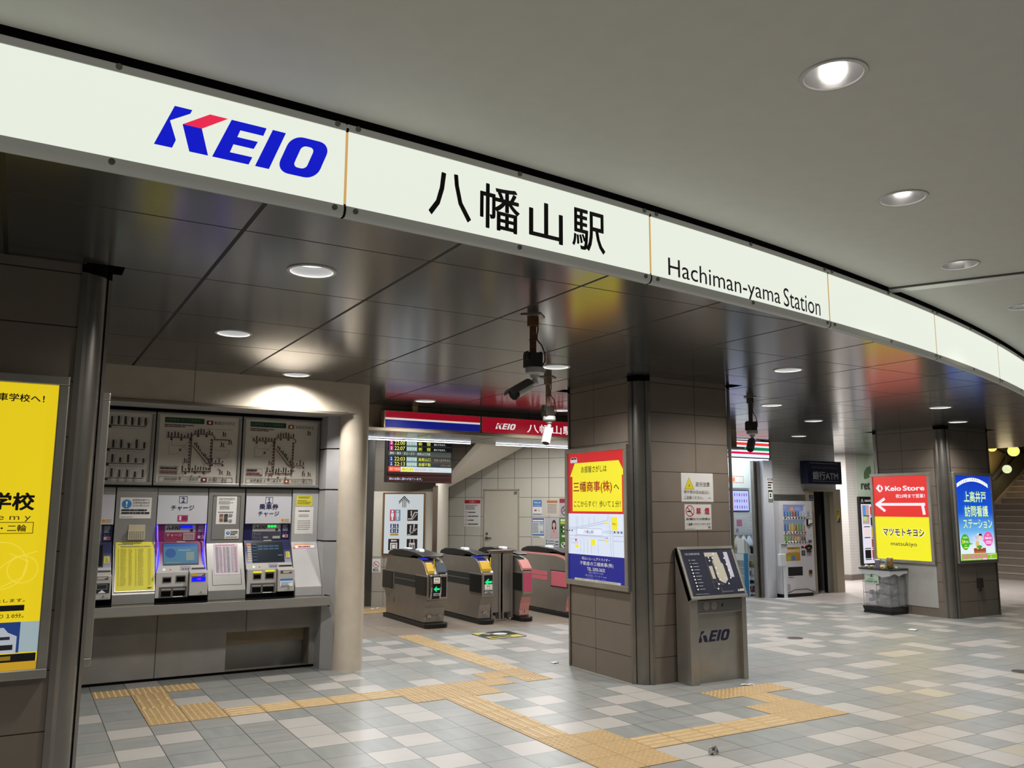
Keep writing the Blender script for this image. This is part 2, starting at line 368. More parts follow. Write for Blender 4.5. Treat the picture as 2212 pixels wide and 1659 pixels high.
def cut_round(o, pts, r, z):
    bm = bmesh.new(); bm.from_mesh(o.data); bmesh.ops.remove_doubles(bm, verts=bm.verts, dist=1e-4)
    for x, y in pts:
        n = 4
        for co, no in (((x-r, 0, 0), (1, 0, 0)), ((x+r, 0, 0), (1, 0, 0)), ((0, y-r, 0), (0, 1, 0)), ((0, y+r, 0), (0, 1, 0))):
            near = [f for f in bm.faces if abs(f.calc_center_median().x-x) < 3 ]
            g = set(near) | {e for f in near for e in f.edges} | {q for f in near for q in f.verts}
            bmesh.ops.bisect_plane(bm, geom=list(g), plane_co=co, plane_no=no)
        bmesh.ops.delete(bm, geom=[f for f in bm.faces if abs(f.calc_center_median().x-x) < r and abs(f.calc_center_median().y-y) < r], context='FACES')
    bm.to_mesh(o.data); bm.free()
cut_round(uo, UPL, .125, UPZ)
def collars(pts, h, r, z, m):
    b = B(); n = 32
    for x, y in pts:
        c = [(math.cos(2*math.pi*i/n), math.sin(2*math.pi*i/n)) for i in range(n)]
        q = [(p[0]/max(abs(p[0]), abs(p[1])), p[1]/max(abs(p[0]), abs(p[1]))) for p in c]
        for i in range(n):
            j = (i+1) % n; b.face([(x+q[i][0]*h, y+q[i][1]*h, z), (x+q[j][0]*h, y+q[j][1]*h, z), (x+c[j][0]*r, y+c[j][1]*r, z), (x+c[i][0]*r, y+c[i][1]*r, z)], m)
    return b.obj('ceiling_collar', kind='structure')
collars(UPL, .125, .118, UPZ, um); collars(LOWL, .135, .118, 3.0, cm)
# slot between the fascia and the outside ceiling, its shade painted in black
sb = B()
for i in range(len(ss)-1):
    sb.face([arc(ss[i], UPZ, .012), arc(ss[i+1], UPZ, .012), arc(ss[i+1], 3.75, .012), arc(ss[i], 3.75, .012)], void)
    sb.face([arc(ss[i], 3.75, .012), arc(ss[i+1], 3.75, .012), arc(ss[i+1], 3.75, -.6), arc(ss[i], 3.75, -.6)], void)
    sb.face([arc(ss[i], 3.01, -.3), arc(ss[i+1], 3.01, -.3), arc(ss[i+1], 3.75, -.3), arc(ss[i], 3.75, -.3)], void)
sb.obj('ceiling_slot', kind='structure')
tb = B(); tm = M('pale_trim', 'C9C9C2', .22, .3)
p, q = V((5.36, -3.03, 0)), V((6.6, -5.3, 0)); d = (q-p).normalized(); n = V((-d.y, d.x, 0))
tb.mesh([(*(p+n*a)[:2], z) for z in (UPZ-.012, UPZ+.001) for a in (0, .13)] + [(*(q+n*a)[:2], z) for z in (UPZ-.012, UPZ+.001) for a in (0, .13)], [(0, 1, 5, 4), (2, 6, 7, 3), (0, 4, 6, 2), (1, 3, 7, 5), (0, 2, 3, 1), (4, 5, 7, 6)], tm)
tb.mesh([(*(p-n*a)[:2], z) for z in (UPZ-.014, UPZ+.001) for a in (0, .02)] + [(*(q-n*a)[:2], z) for z in (UPZ-.014, UPZ+.001) for a in (0, .02)], [(0, 1, 5, 4), (2, 6, 7, 3), (0, 4, 6, 2), (1, 3, 7, 5), (0, 2, 3, 1), (4, 5, 7, 6)], M('dark_trim', '55544F', .4))
tb.obj('trim_1', kind='structure')
# ---------------------------------------------------------------- downlights
chrome = M('satin_reflector', 'C6C6C8', .22, .9)
ringm = M('downlight_ring', 'BDBDBA', .4, .2)
lampm = M('lamp_glow', 'FFF8EC', .5, 0, 9.)
lampm2 = M('lamp_glow_soft', 'FDF9F2', .5, 0, 1.6)
def downlight(x, y, z, r, label, group, watts, deep, col=(1, .965, .91)):
    t = thing('downlight', label, 'downlight', (x, y, z), group)
    B().lathe([(r, 0), (r*1.02, -.006), (r*1.16, -.006), (r*1.18, 0), (r*1.3, .001)], (x, y, z), ringm, 40).obj('trim_ring', t, 50)
    if deep:
        B().lathe([(r, 0), (r*.93, .05), (r*.75, .11), (r*.5, .15), (.001, .16)], (x, y, z), chrome, 40).obj('reflector', t, 60)
        g = B(); g.lathe([(.001, .035), (.03, .038), (.046, .055), (.04, .085), (.02, .11), (.015, .16)], (x, y, z), lampm, 20); g.obj('lamp', t, 60)
        spot(t, (x, y, z-.01), watts, 130, .8, col, .06)
    else:
        B().lathe([(r, 0), (r*.97, .03), (r*.9, .05)], (x, y, z), M('white_reflector_glow', 'E4E4E4', .3, em=.45), 40).obj('reflector', t, 60)  # lamp light on the reflector is put in as weak emission
        g = B(); g.lathe([(r*.9, .05), (r*.6, .075), (.001, .09)], (x, y, z), lampm2, 32); g.obj('lamp_diffuser', t, 60)
        spot(t, (x, y, z-.012), watts, 152, .75, col, .09)
LL = ['large round downlight in the dark panel ceiling, nearest above the ticket machines', 'round downlight behind the nearest one in the dark ceiling above the ticket machines', 'round downlight close to the cream band over the fare boards',
      'round downlight just in front of the striped red and blue sign', 'round downlight behind the first hanging camera pole', 'round downlight partly hidden by the central pillar near the red sign',
      'nearest round downlight right of the central pillar', 'round downlight beside the camera right of the central pillar', 'middle downlight of the row before the cash machine sign',
      'farthest small downlight before the cash machine sign', 'downlight in front of the red and yellow lit pillar', 'downlight directly above the right pillar head']
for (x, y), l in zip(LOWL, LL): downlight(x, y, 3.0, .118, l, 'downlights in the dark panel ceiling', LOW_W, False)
UL = ['largest glowing downlight in the pale outer ceiling at top right', 'second downlight from the top in the pale outer ceiling', 'third downlight, just before the trim line in the pale ceiling', 'downlight cut by the right picture edge',
      'added unseen downlight in the pale ceiling behind the viewer, left one', 'added unseen downlight in the pale ceiling behind the viewer, far left one', 'added unseen downlight in the pale ceiling beyond the right edge', 'outermost left added unseen downlight in the pale ceiling behind the viewer', 'added unseen downlight straight behind the viewer in the pale ceiling', 'added unseen downlight behind the viewer on the right in the pale ceiling']  # this row: unseen downlights added to brighten the foreground
for (x, y), l in zip(UPL, UL): downlight(x, y, UPZ, .118, l, 'downlights in the pale outer ceiling', UP_W, True)
# ---------------------------------------------------------------- illuminated fascia
fsp = M('sign_acrylic', 'EAF0E2', .3, em=.96)
fsl = M('acrylic_lip', 'C2C1B4', .35, em=.22)
bolt = M('bolt_grey', '77756E', .35, .6)
amber = M('slit_glow', 'D8A860', .4, em=.9)
FL = ['blank illuminated white fascia panel left of the logo panel', 'blank lit fascia panel out at far left', 'x']
names = {0: 'blank lit white fascia panel at far left outside the picture', 1: 'blank lit white fascia panel cut by the left picture edge', 2: 'lit white fascia panel with blue and red slanted logo letters',
         3: 'lit white fascia panel with four large black kanji', 4: 'lit white fascia panel with thin black Latin station name', 5: 'blank lit fascia panel right of the Latin station name',
         6: 'second blank lit fascia panel right of the station name', 7: 'third blank lit fascia panel right of the name, at right picture edge'}
for k in range(1, 9):
    s0, s1 = SJ[k]+.006, SJ[k+1]-.006
    n = 10; S = [s0+(s1-s0)*i/n for i in range(n+1)]
    idx = k-1
    lab = {0: names[0], 1: names[1], 2: names[2], 3: names[3], 4: names[4], 5: names[5], 6: names[6], 7: names[7]}[idx]
    base = arc((s0+s1)/2, 3.0)
    t = thing('fascia_sign', lab, 'illuminated sign', base, 'lit white panels of the curved fascia')
    B().loft([[arc(s, z) for s in S] for z in (3.052, 3.15, 3.3, 3.415)], fsp, False, False).obj('face', t, 40)
    for nm, zz in (('bottom_lip', [(3.052, 0), (3.052, .006), (3.03, .006), (3.012, .0), (3.003, -.012), (3.002, -.05)]), ('top_lip', [(3.415, 0), (3.415, .006), (3.436, .006), (3.45, 0), (3.457, -.012), (3.457, -.05)])):
        B().loft([[arc(s, z, o_) for s in S] for z, o_ in zz], fsl, False, False).obj(nm, t, 50)
    for z in (3.033, 3.436):
        for s in (s0+.045, (s0+s1)/2, s1-.045):
            a = arc(s, z, .004); B().cyl(a, arc(s, z, .013), .013, bolt, 12).obj('bolt', t)
    B().loft([[arc(s, z, .001) for s in (s0-.012, s0)] for z in (3.06, 3.41)], amber, False, False).obj('joint_strip', t)
    if idx == 2:
        for kk, nm in (('K', 'letter_stem'), ('L', 'letter_leg'), ('R', 'letter_arm'), ('E', 'letter'), ('I', 'letter'), ('O', 'letter')):
            b = B(); logo(b, None, 1.072, 3.146, .184, M('sign_blue', '0412C4', .3, em=1), M('sign_red', 'E8274F', .3, em=1), fn=lambda p, q: arc(p, q, .003), only=kk); o_ = b.obj(nm, t)
            if kk == 'R': o_['label'] = 'red upper arm of the first letter'
    if idx == 3:
        bk = M('sign_black', '1B1014', .35)
        for ch, a, wd, z0, h in (('八', 2.336, .245, 3.107, .238), ('幡', 2.634, .25, 3.102, .240), ('山', 2.945, .232, 3.103, .215), ('駅', 3.243, .246, 3.106, .236)):
            b = B(); text(b, None, ch, a, z0, wd, h, bk, bold=.018, fn=lambda p, q: arc(p, q, .003)); b.obj('letter', t)
    if idx == 4:
        b = B(); text(b, None, 'Hachiman-yama', 4.005, 3.042, 1.155, .146, M('sign_purple_black', '2A1430', .35), fn=lambda p, q: arc(p, q, .003))
        text(b, None, 'Station', 5.20, 3.071, .475, .132, M('sign_purple_black', '2A1430', .35), fn=lambda p, q: arc(p, q, .003)); b.obj('lettering', t)
# ---------------------------------------------------------------- pillars
def pillar(side, jy, jx, lab):
    x0, y0, x1, y1 = PIL[side]; c = .145; f = .03
    tm = tile_mat('pillar_tile_'+side, '746A60', '17130F', [('Z', .3, .245, .006), ('Y', 20, jy, .006), ('X', 20, jx, .006)], .42, 0, .4, .05, 4)
    b = B()
    P = lambda pts: [b.face([(*a, 0), (*q, 0), (*q, 3.0), (*a, 3.0)], tm) for a, q in zip(pts, pts[1:])]
    P([(x0+c, y0), (x1-c, y0)]); P([(x1, y0+c), (x1, y1-c)]); P([(x1-c, y1), (x0+c, y1)]); P([(x0, y1-c), (x0, y0+c)])
    o = b.obj('pillar_'+side, kind='structure')
    for sx, sy, cx, cy in ((1, 1, x0, y0), (-1, 1, x1, y0), (-1, -1, x1, y1), (1, -1, x0, y1)):
        g = lambda a, e: (cx+sx*a, cy+sy*e)
        pts = [g(-.012, c+.005), g(-.012, c-.025), g(.006, c-.045)]
        for k in range(0, 9):
            t = math.radians(90-k*90/8); pts.append(g(.02+.115*(1-math.sin(t)) if False else (.012+.11*(1-math.cos(math.pi/2-t))), .012+.11*(1-math.sin(math.pi/2-t)) ))
        pts += [g(c-.045, .006), g(c-.025, -.012), g(c+.005, -.012)]
        bb = B(); bb.loft([[(*q, z) for q in pts] for z in (0, 2.955)], steel_d, False, False)
        bb.obj('corner_cover', o, 35)
        B().loft([[(*q, z) for q in pts] for z in (2.957, 3.1)], void, False, False).obj('corner_head', o)
    return o
pillar('left', -1.5, -1.05, ''); pillar('centre', .03, 5.322, ''); pillar('right', 1.52, 12.6, '')
# ================================================================ ticket machine alcove
alu = M('grey_metal_panel', '9A9894', .38, .55, var=.05, vs=3)
alul = M('pale_metal_panel', 'B9B8B8', .42, .3, var=.03)
wallt = tile_mat('ticket_wall_panel', '8E8A84', '3A3733', [('X', .858, .565, .008)], .5, 0, .4, .10, 4)
YW, YU = 1.80, 1.83
b = B()                                                   # lower wall with the recess
for x0, x1, z0, z1 in ((-6, 1.23, 0, .70), (1.23, 2.09, .41, .70), (2.09, 2.16, 0, .70)): b.box(x0, YW, z0, x1, YW+.04, z1, wallt)
rec = M('recess_paint', '7D7364', .6, var=.12, vs=5)
b.box(1.23, YW+.04, 0, 2.09, YW+.05, .03, rec); b.box(1.20, YW+.42, 0, 2.12, YW+.46, .70, rec)
b.box(1.19, YW+.04, 0, 1.23, YW+.46, .7, rec); b.box(2.09, YW+.04, 0, 2.13, YW+.46, .7, rec); b.box(1.19, YW+.04, .41, 2.13, YW+.46, .45, rec)
b.box(1.23, YW+.30, 0, 2.09, YW+.42, .16, M('recess_plinth', '3F3A33', .7)); b.box(1.23, YW+.22, .25, 2.09, YW+.42, .41, M('recess_beam', '9C8C70', .6, var=.1))
b.box(-6, YW-.004, 0, 2.16, YW, .025, void)
b.obj('wall_ticket_base', kind='structure')
b = B(); b.prism([(2.17, 2.05), (2.145, 1.88), (2.145, 1.60), (2.265, 1.52), (2.30, 1.56), (2.36, 2.05)], 'z', 0, 2.68, M('side_panel', 'AEADAE', .45, .2, var=.03))
for z in (1.315, 1.86, 2.3): b.prism([(2.143, 1.88), (2.143, 1.60), (2.263, 1.518), (2.263, 1.53), (2.147, 1.61), (2.147, 1.88)], 'z', z, z+.012, void)
b.obj('wall_ticket_right', kind='structure')
b = B(); b.prism([(1.31, 2.675), (1.31, 3.0), (1.36, 3.0), (1.36, 2.70), (1.95, 2.70), (1.95, 2.675)], 'x', -6, 2.42, cream)
b.box(.695, 1.3085, 2.68, .703, 1.3105, 3.0, M('joint_line', '7E7668', .6)); b.box(-6, 1.33, 2.66, 2.27, 1.80, 2.676, alul)
b.box(-6, 1.295, 2.655, 2.27, 1.33, 2.68, M('header_edge', '8F8676', .35, .4))
b.obj('wall_ticket_header', kind='structure')
B().lathe([(.156, 0), (.153, .01), (.153, 3.0)], (2.40, 1.463, 0), cream, 48).obj('pillar_round', kind='structure', smooth=40)
b = B(); b.box(-6, 2.06, 0, 2.4, 2.1, 3.0, alu); b.obj('wall_ticket_back', kind='structure')
# counter shelf
t = thing('counter', 'long polished steel counter shelf below the ticket machines', 'counter', (.8, 1.6, .66))
b = B(); b.box(-3, 1.42, .750, 2.175, 1.80, .7595, M('counter_top', '6E6C6A', .12, .9)); b.obj('counter_top', t)
M('polished_steel', 'B6B2AC', .25, .7); b = B(); b.prism([(1.42, .7595), (1.41, .756), (1.408, .675), (1.415, .667), (1.45, .667), (1.45, .68), (1.425, .69), (1.425, .752)], 'x', -3, 2.175, MATS['polished_steel']); b.obj('front_lip', t, 30)
b = B(); b.box(2.165, 1.43, .655, 2.18, 1.58, .765, black); b.obj('end_cap', t)
# frames: upright upper fascia and sloping console
FU = FX(YU)
SV = V((0, .23, .45)).normalized(); FS = F((0, 1.60, .85), (1, 0, 0), SV)
ST = .5054                                                # length of the slope
def column(x0, x1, m, label, ledge=True):
    """one upright and sloping metal panel between two machines"""
    t = thing('metal_panel', label, 'metal panel', ((x0+x1)/2, 1.7, .762), 'metal panels between the ticket machines')
    pr = [(1.86, 1.865), (1.83, 1.865), (1.83, 1.305), (1.60, .85), (1.595, .762), (2.05, .762), (2.05, 1.865)]
    B().prism(pr, 'x', x0+.004, x1-.004, m).obj('panel', t)
    return t
pA = column(.12, .50, alu, 'grey metal panel left of machine two behind the yellow fare table')
pB = column(.985, 1.355, alu, 'grey metal panel between ticket machines two and one')
pC = column(1.855, 2.145, alul, 'pale metal panel between machine one and the side wall')
gapm = B(); gapm.box(-3, 1.80, 1.865, 2.14, 1.9, 1.882, void); gapm.box(-3, 1.80, 2.635, 2.14, 1.9, 2.66, void); gapm.obj('trim_2', kind='structure')
def sheet(name, fr, x0, y0, x1, y1, m, items, label, cat, thick=.002, group=None, c=0):
    """a sheet or plate lying on a frame, with its print"""
    b = B(); b.box(x0, y0, c, x1, y1, c+thick, m, fr)
    o = b.obj(name, label=label, cat=cat, group=group)
    if items:
        p, tb_ = B(), B(); art(p, fr, items, c+thick+.0006, tb_)
        if p.f: p.obj('print', o)
        if tb_.f: tb_.obj('lettering', o)
    return o
blu = C('2E78B8'); grey1 = C('6E6A68'); yel = C('D8CE2A', .55)
sheet('notice', FU, .16, 1.56, .445, 1.765, paper, [('c', .218, 1.70, .044, blu), ('p', [(.209, 1.725), (.227, 1.725), (.221, 1.69), (.215, 1.69)], whitep), ('c', .218, 1.678, .006, whitep),
  ('t', '自動券売機での', .272, 1.732, .155, .019, ink), ('t', '定期券新規発売', .272, 1.705, .155, .019, ink), ('t', 'のお知らせ', .272, 1.678, .155, .018, ink), ('x', .175, 1.60, .43, 1.655, 2, ink, .6), ('x', .172, 1.572, .28, 1.58, 1, grey1)],
  'white notice with blue exclamation circle above the yellow fare table', 'notice')
brass = M('brass_plate', 'C4BCA0', .4, .25)
t = thing('braille_plate', 'small cream studded braille plate above the yellow fare table', 'braille plate', (.325, YU, 1.36))
b = B(); b.box(.25, 1.44, 0, .40, 1.50, .006, brass, FU); b.prism([(.001, 1.355), (.03, 1.355), (.012, 1.44), (.001, 1.44)], 'x', 0, 1, brass) if False else b.box(.245, 1.355, 0, .40, 1.445, .03, brass, FU); b.obj('plate', t)
b = B(); art(b, FU, [('c', .262+.0195*i, 1.372+.018*j, .0042, ink) for i in range(7) for j in range(4)], .031); b.obj('print', t)
yf = thing('fare_table', 'yellow fare table in a steel frame left of machine two', 'fare table', (.315, 1.6, .86))
b = B(); b.box(.137, .02, 0, .498, .545, .012, steel, FS); b.obj('frame', yf, bevel=.003)
b = B(); b.box(.148, .033, .012, .487, .535, .014, yel, FS); b.obj('sheet', yf)
b = B(); art(b, FS, [('x', .165, .505, .36, .515, 1, grey1, .8), ('x', .19, .478, .46, .492, 2, grey1)] + [('x', x, .08, x+w_, .465, 46, C('B0A840'), .3) for x, w_ in ((.165, .015), (.19, .05), (.262, .03), (.32, .015), (.345, .05), (.435, .03))] + [('x', .43, .05, .465, .06, 1, ink, .9)], .015); b.obj('print', yf)
sheet('notice', FU, 1.07, 1.50, 1.272, 1.785, paper, [('x', 1.09, 1.745, 1.25, 1.77, 2, grey1), ('x', 1.09, 1.70, 1.25, 1.74, 3, grey1, .4), ('x', 1.10, 1.65, 1.2, 1.69, 4, grey1, .4), ('x', 1.09, 1.615, 1.24, 1.63, 1, grey1)] +
  [('r', 1.105+.045*i, 1.525+.028*j, 1.142+.045*i, 1.548+.028*j, C(['8A5A40', '3A3434', '8E8A86', '54423C'][(i+2*j) % 4])) for i in range(3) for j in range(3) if (i, j) != (2, 1)],
  'white paper with small photographs above the pink fare table', 'notice')
sheet('notice', FU, 1.165, 1.35, 1.308, 1.447, paper, [('c', 1.197, 1.408, .018, blu), ('r', 1.1945, 1.402, 1.1995, 1.421, whitep), ('x', 1.222, 1.385, 1.295, 1.432, 3, ink, .5), ('x', 1.175, 1.358, 1.295, 1.375, 2, grey1, .4)], 'small white notice with blue exclamation mark between the two machines', 'notice')
t = thing('access_door', 'thin outlined service door with pink fare table between the machines', 'service door', (1.18, 1.6, .87))
b = B(); art(b, FU, [('f', 1.03, 1.34, 1.312, 1.79, .004, void)], .001); art(b, FS, [('f', 1.032, .055, 1.318, .54, .004, void)], .001); b.obj('outline', t)
pf = thing('fare_table', 'pink and white fare table behind clear cover between the machines', 'fare table', (1.18, 1.62, .9))
b = B(); b.box(1.055, .165, .001, 1.30, .50, .003, M('fare_sheet', 'CFC6CC', .12), FS); b.obj('sheet', pf)
b = B(); pk = C('C08CA0'); art(b, FS, [('x', 1.075, .48, 1.29, .495, 1, C('B85C80'), .8), ('r', 1.075, .19, 1.105, .475, C('B4AAB4')), ('r', 1.13, .19, 1.165, .47, C('C6AEBC')), ('r', 1.185, .19, 1.215, .47, C('B0ACB6')), ('r', 1.255, .19, 1.285, .475, C('CDA4B8'))] +
  [('x', x, .19, x+.03, .47, 40, C('8E8692'), .4) for x in (1.075, 1.11, 1.15, 1.185, 1.225, 1.26)], .0036); b.obj('print', pf)
sheet('notice', FU, 1.90, 1.69, 2.075, 1.80, C('CFC73A', .5), [('x', 1.92, 1.77, 2.05, 1.793, 2, ink, .4), ('x', 1.912, 1.705, 2.06, 1.755, 3, C('6E6A20'), .4)], 'small yellow note at the top of the right panel', 'note')
sheet('notice', FU, 1.89, 1.39, 2.092, 1.68, paper, [('x', 1.925, 1.625, 2.05, 1.645, 1, ink, .5), ('x', 1.93, 1.57, 2.04, 1.60, 2, grey1, .35), ('x', 1.92, 1.43, 2.06, 1.54, 5, grey1, .2)], 'plain white sheet of paper below the yellow note', 'notice')
sheet('sticker', FS, 1.872, .432, 2.118, .496, C('C04A70'), [('r', 1.90, .438, 2.11, .468, whitep), ('x', 1.89, .472, 2.09, .492, 1, C('E0A060'), .7), ('x', 1.93, .444, 2.08, .462, 1, C('8A3050'), .8)], 'pink strip sticker on the sloping right panel', 'sticker')
# fare boards
bf = M('board_frame', '9A9792', .4, .4); bw = M('board_sheet', 'C6C0B6', .4); bw2 = M('board_sheet_dim', '615F5B', .4)
dk = C('2A2726'); grn = C('0E3A22'); maroon = C('4A1016'); brown = C('6A3A14')
def board(x0, x1, label, kind):
    t = thing('fare_board', label, 'fare board', ((x0+x1)/2, 1.86, 1.885), 'wide fare boards above the ticket machines')
    z0, z1 = 1.884, 2.632; fr = FX(1.85)
    b = B(); b.box(x0, z0, -.05, x1, z1, -.002, bw, fr); b.obj('sheet', t)
    b = B()
    for q in ((x0, z0, x1, z0+.035), (x0, z1-.03, x1, z1), (x0, z0+.035, x0+.03, z1-.03), (x1-.03, z0+.035, x1, z1-.03)): b.box(q[0], q[1], -.05, q[2], q[3], .016, bf, fr)
    b.obj('frame', t, bevel=.006)
    p, l = B(), B(); W = x1-x0
    X = lambda u: x0+.03+u*(W-.06)
    Z = lambda v: z0+.035+v*(z1-z0-.065)
    if kind == 0:
        it = []
        for v, n_ in ((.76, 9), (.42, 8), (.21, 8), (.0, 8)):
            it += [('r', X(.28), Z(v+.045), X(.93), Z(v+.055), C('26352A'))]
            for k in range(n_):
                u = .3+.62*k/(n_-1); h_ = random.uniform(.05, .13)
                it += [('r', X(u-.012), Z(v+.065), X(u+.012), Z(v+.065+h_), dk), ('l', [(X(u+.02), Z(v+.07)), (X(u+.035), Z(v+.07+h_))], .003, dk)]
            it += [('r', X(.48), Z(v+.01), X(.53), Z(v+.045), dk), ('r', X(.3), Z(v+.012), X(.92), Z(v+.015), grey1)]
    else:
        col, nm, rc = (maroon, '新宿のりかえ', C('5A1216')) if kind == 1 else (brown, '渋谷のりかえ', C('8A4018'))
        it = [('r', X(.06), Z(.89), X(.55), Z(.97), grn), ('t', 'JR線連絡 きっぷ運賃表', X(.075), Z(.905), .40*W, .034, C('4C7C5A')), ('r', X(.58), Z(.885), X(.66), Z(.945), rc), ('e', X(.62), Z(.915), (.013, .012), whitep),
              ('t', nm, X(.68), Z(.89), .245*W, .036, dk), ('x', X(.06), Z(.82), X(.42), Z(.87), 2, C('5E2A2C'), .5), ('f', X(.03), Z(.01), X(.95), Z(.09), .004, grey1),
              ('t', 'JR線連絡 きっぷ運賃表', X(.09), Z(.025), .395*W, .034, dk), ('r', X(.55), Z(.02), X(.62), Z(.075), rc), ('e', X(.585), Z(.048), (.012, .011), whitep), ('t', nm, X(.645), Z(.025), .22*W, .034, dk),
              ('f', X(.03), Z(.12), X(.25), Z(.24), .003, grey1), ('x', X(.04), Z(.19), X(.24), Z(.23), 1, dk, .6), ('x', X(.04), Z(.13), X(.24), Z(.18), 2, C('6A2A2C'), .6)]
        lw = .008
        it += [('l', [(X(.1), Z(.67)), (X(.4), Z(.67))], lw, col), ('l', [(X(.4), Z(.17)), (X(.4), Z(.7)), (X(.43), Z(.735)), (X(.66), Z(.735)), (X(.69), Z(.7)), (X(.69), Z(.66))], lw, col),
               ('l', [(X(.665), Z(.66)), (X(.655), Z(.17)), (X(.42), Z(.17))], lw, col), ('l', [(X(.42), Z(.55)), (X(.6), Z(.3)), (X(.8), Z(.3))], lw, col), ('l', [(X(.3), Z(.165)), (X(.4), Z(.165))], lw, col),
               ('l', [(X(.13), Z(.6)), (X(.13), Z(.42)), (X(.22), Z(.42)), (X(.38), Z(.64))], .003, grey1), ('l', [(X(.16), Z(.66)), (X(.16), Z(.55)), (X(.3), Z(.55)), (X(.37), Z(.48))], .003, grey1), ('c', X(.265), Z(.485), .012, C('8A1A22'))]
        if kind == 1: it += [('l', [(X(.69), Z(.66)), (X(.9), Z(.66))], lw, col), ('l', [(X(.6), Z(.74)), (X(.6), Z(.82)), (X(.93), Z(.82))], .003, grey1), ('l', [(X(.7), Z(.5)), (X(.9), Z(.5)), (X(.85), Z(.38)), (X(.72), Z(.38))], .003, grey1)]
        for (u0, v0, u1, v1, n_, dx) in ((.11, .68, .39, .68, 8, 0), (.44, .745, .65, .745, 7, 0), (.43, .19, .63, .19, 7, 0), (.44, .56, .6, .34, 8, 0), (.62, .31, .8, .31, 5, 0), (.3, .18, .38, .18, 3, 0)):
            for k in range(n_):
                u, v_ = Q(u0, u1, k/(n_-1)), Q(v0, v1, k/(n_-1)); h_ = random.uniform(.025, .08)
                it.append(('r', X(u-.008), Z(v_), X(u+.008), Z(v_+h_), dk))
                if k % 3 == 1 and abs(v0-v1) < .01: it.append(('r', X(u-.014), Z(v_-.055), X(u+.014), Z(v_-.022), col))
        for u in (.375, .64):
            for k in range(10): it.append(('r', X(u-.012), Z(.2+k*.048), X(u+.006), Z(.23+k*.048), dk))
        for u, v_ in ((.8, .72), (.88, .6), (.78, .14), (.88, .13), (.78, .56), (.33, .3)) if kind == 1 else ((.86, .8), (.8, .14), (.88, .14), (.33, .3)):
            it += [('r', X(u-.02), Z(v_), X(u-.004), Z(v_+.06), dk), ('r', X(u+.006), Z(v_), X(u+.02), Z(v_+.045), dk), ('r', X(u-.035), Z(v_-.012), X(u+.035), Z(v_-.004), col)]
    art(p, fr, it, .0004, l); p.obj('print', t)
    if l.f: l.obj('lettering', t)
board(-.42, .435, 'grey fare board with rows of black station columns, leftmost', 0)
board(.445, 1.288, 'fare board with green heading and dark red route loop, middle one', 1)
board(1.30, 2.14, 'fare board with green heading and brown route loop, beside side wall', 2)
# ticket machines
mnavy = M('machine_navy', '1A1B4A', .35); mmag = M('machine_magenta', '7A1450', .35); mgrey = M('machine_grey', 'B4B1AC', .4); mgreyd = M('machine_slot_grey', '5C5A58', .4)
def fade(name, c0, c1):
    m = M(name, c0, .3); nt = m.node_tree; p = nt.nodes['Principled BSDF']; tc = nt.nodes.new('ShaderNodeTexCoord'); se = nt.nodes.new('ShaderNodeSeparateXYZ'); cr = nt.nodes.new('ShaderNodeValToRGB')
    nt.links.new(tc.outputs['Generated'], se.inputs[0]); nt.links.new(se.outputs['Z'], cr.inputs[0]); cr.color_ramp.elements[0].color = H(c1); cr.color_ramp.elements[0].position = .12
    cr.color_ramp.elements[1].color = H(c0); cr.color_ramp.elements[1].position = .7; nt.links.new(cr.outputs[0], p.inputs['Base Color']); return m
fnavy = fade('console_navy_print', '1B1C50', 'A9A9BE'); fmag = fade('console_magenta_print', '7C1650', 'CDB8C4')
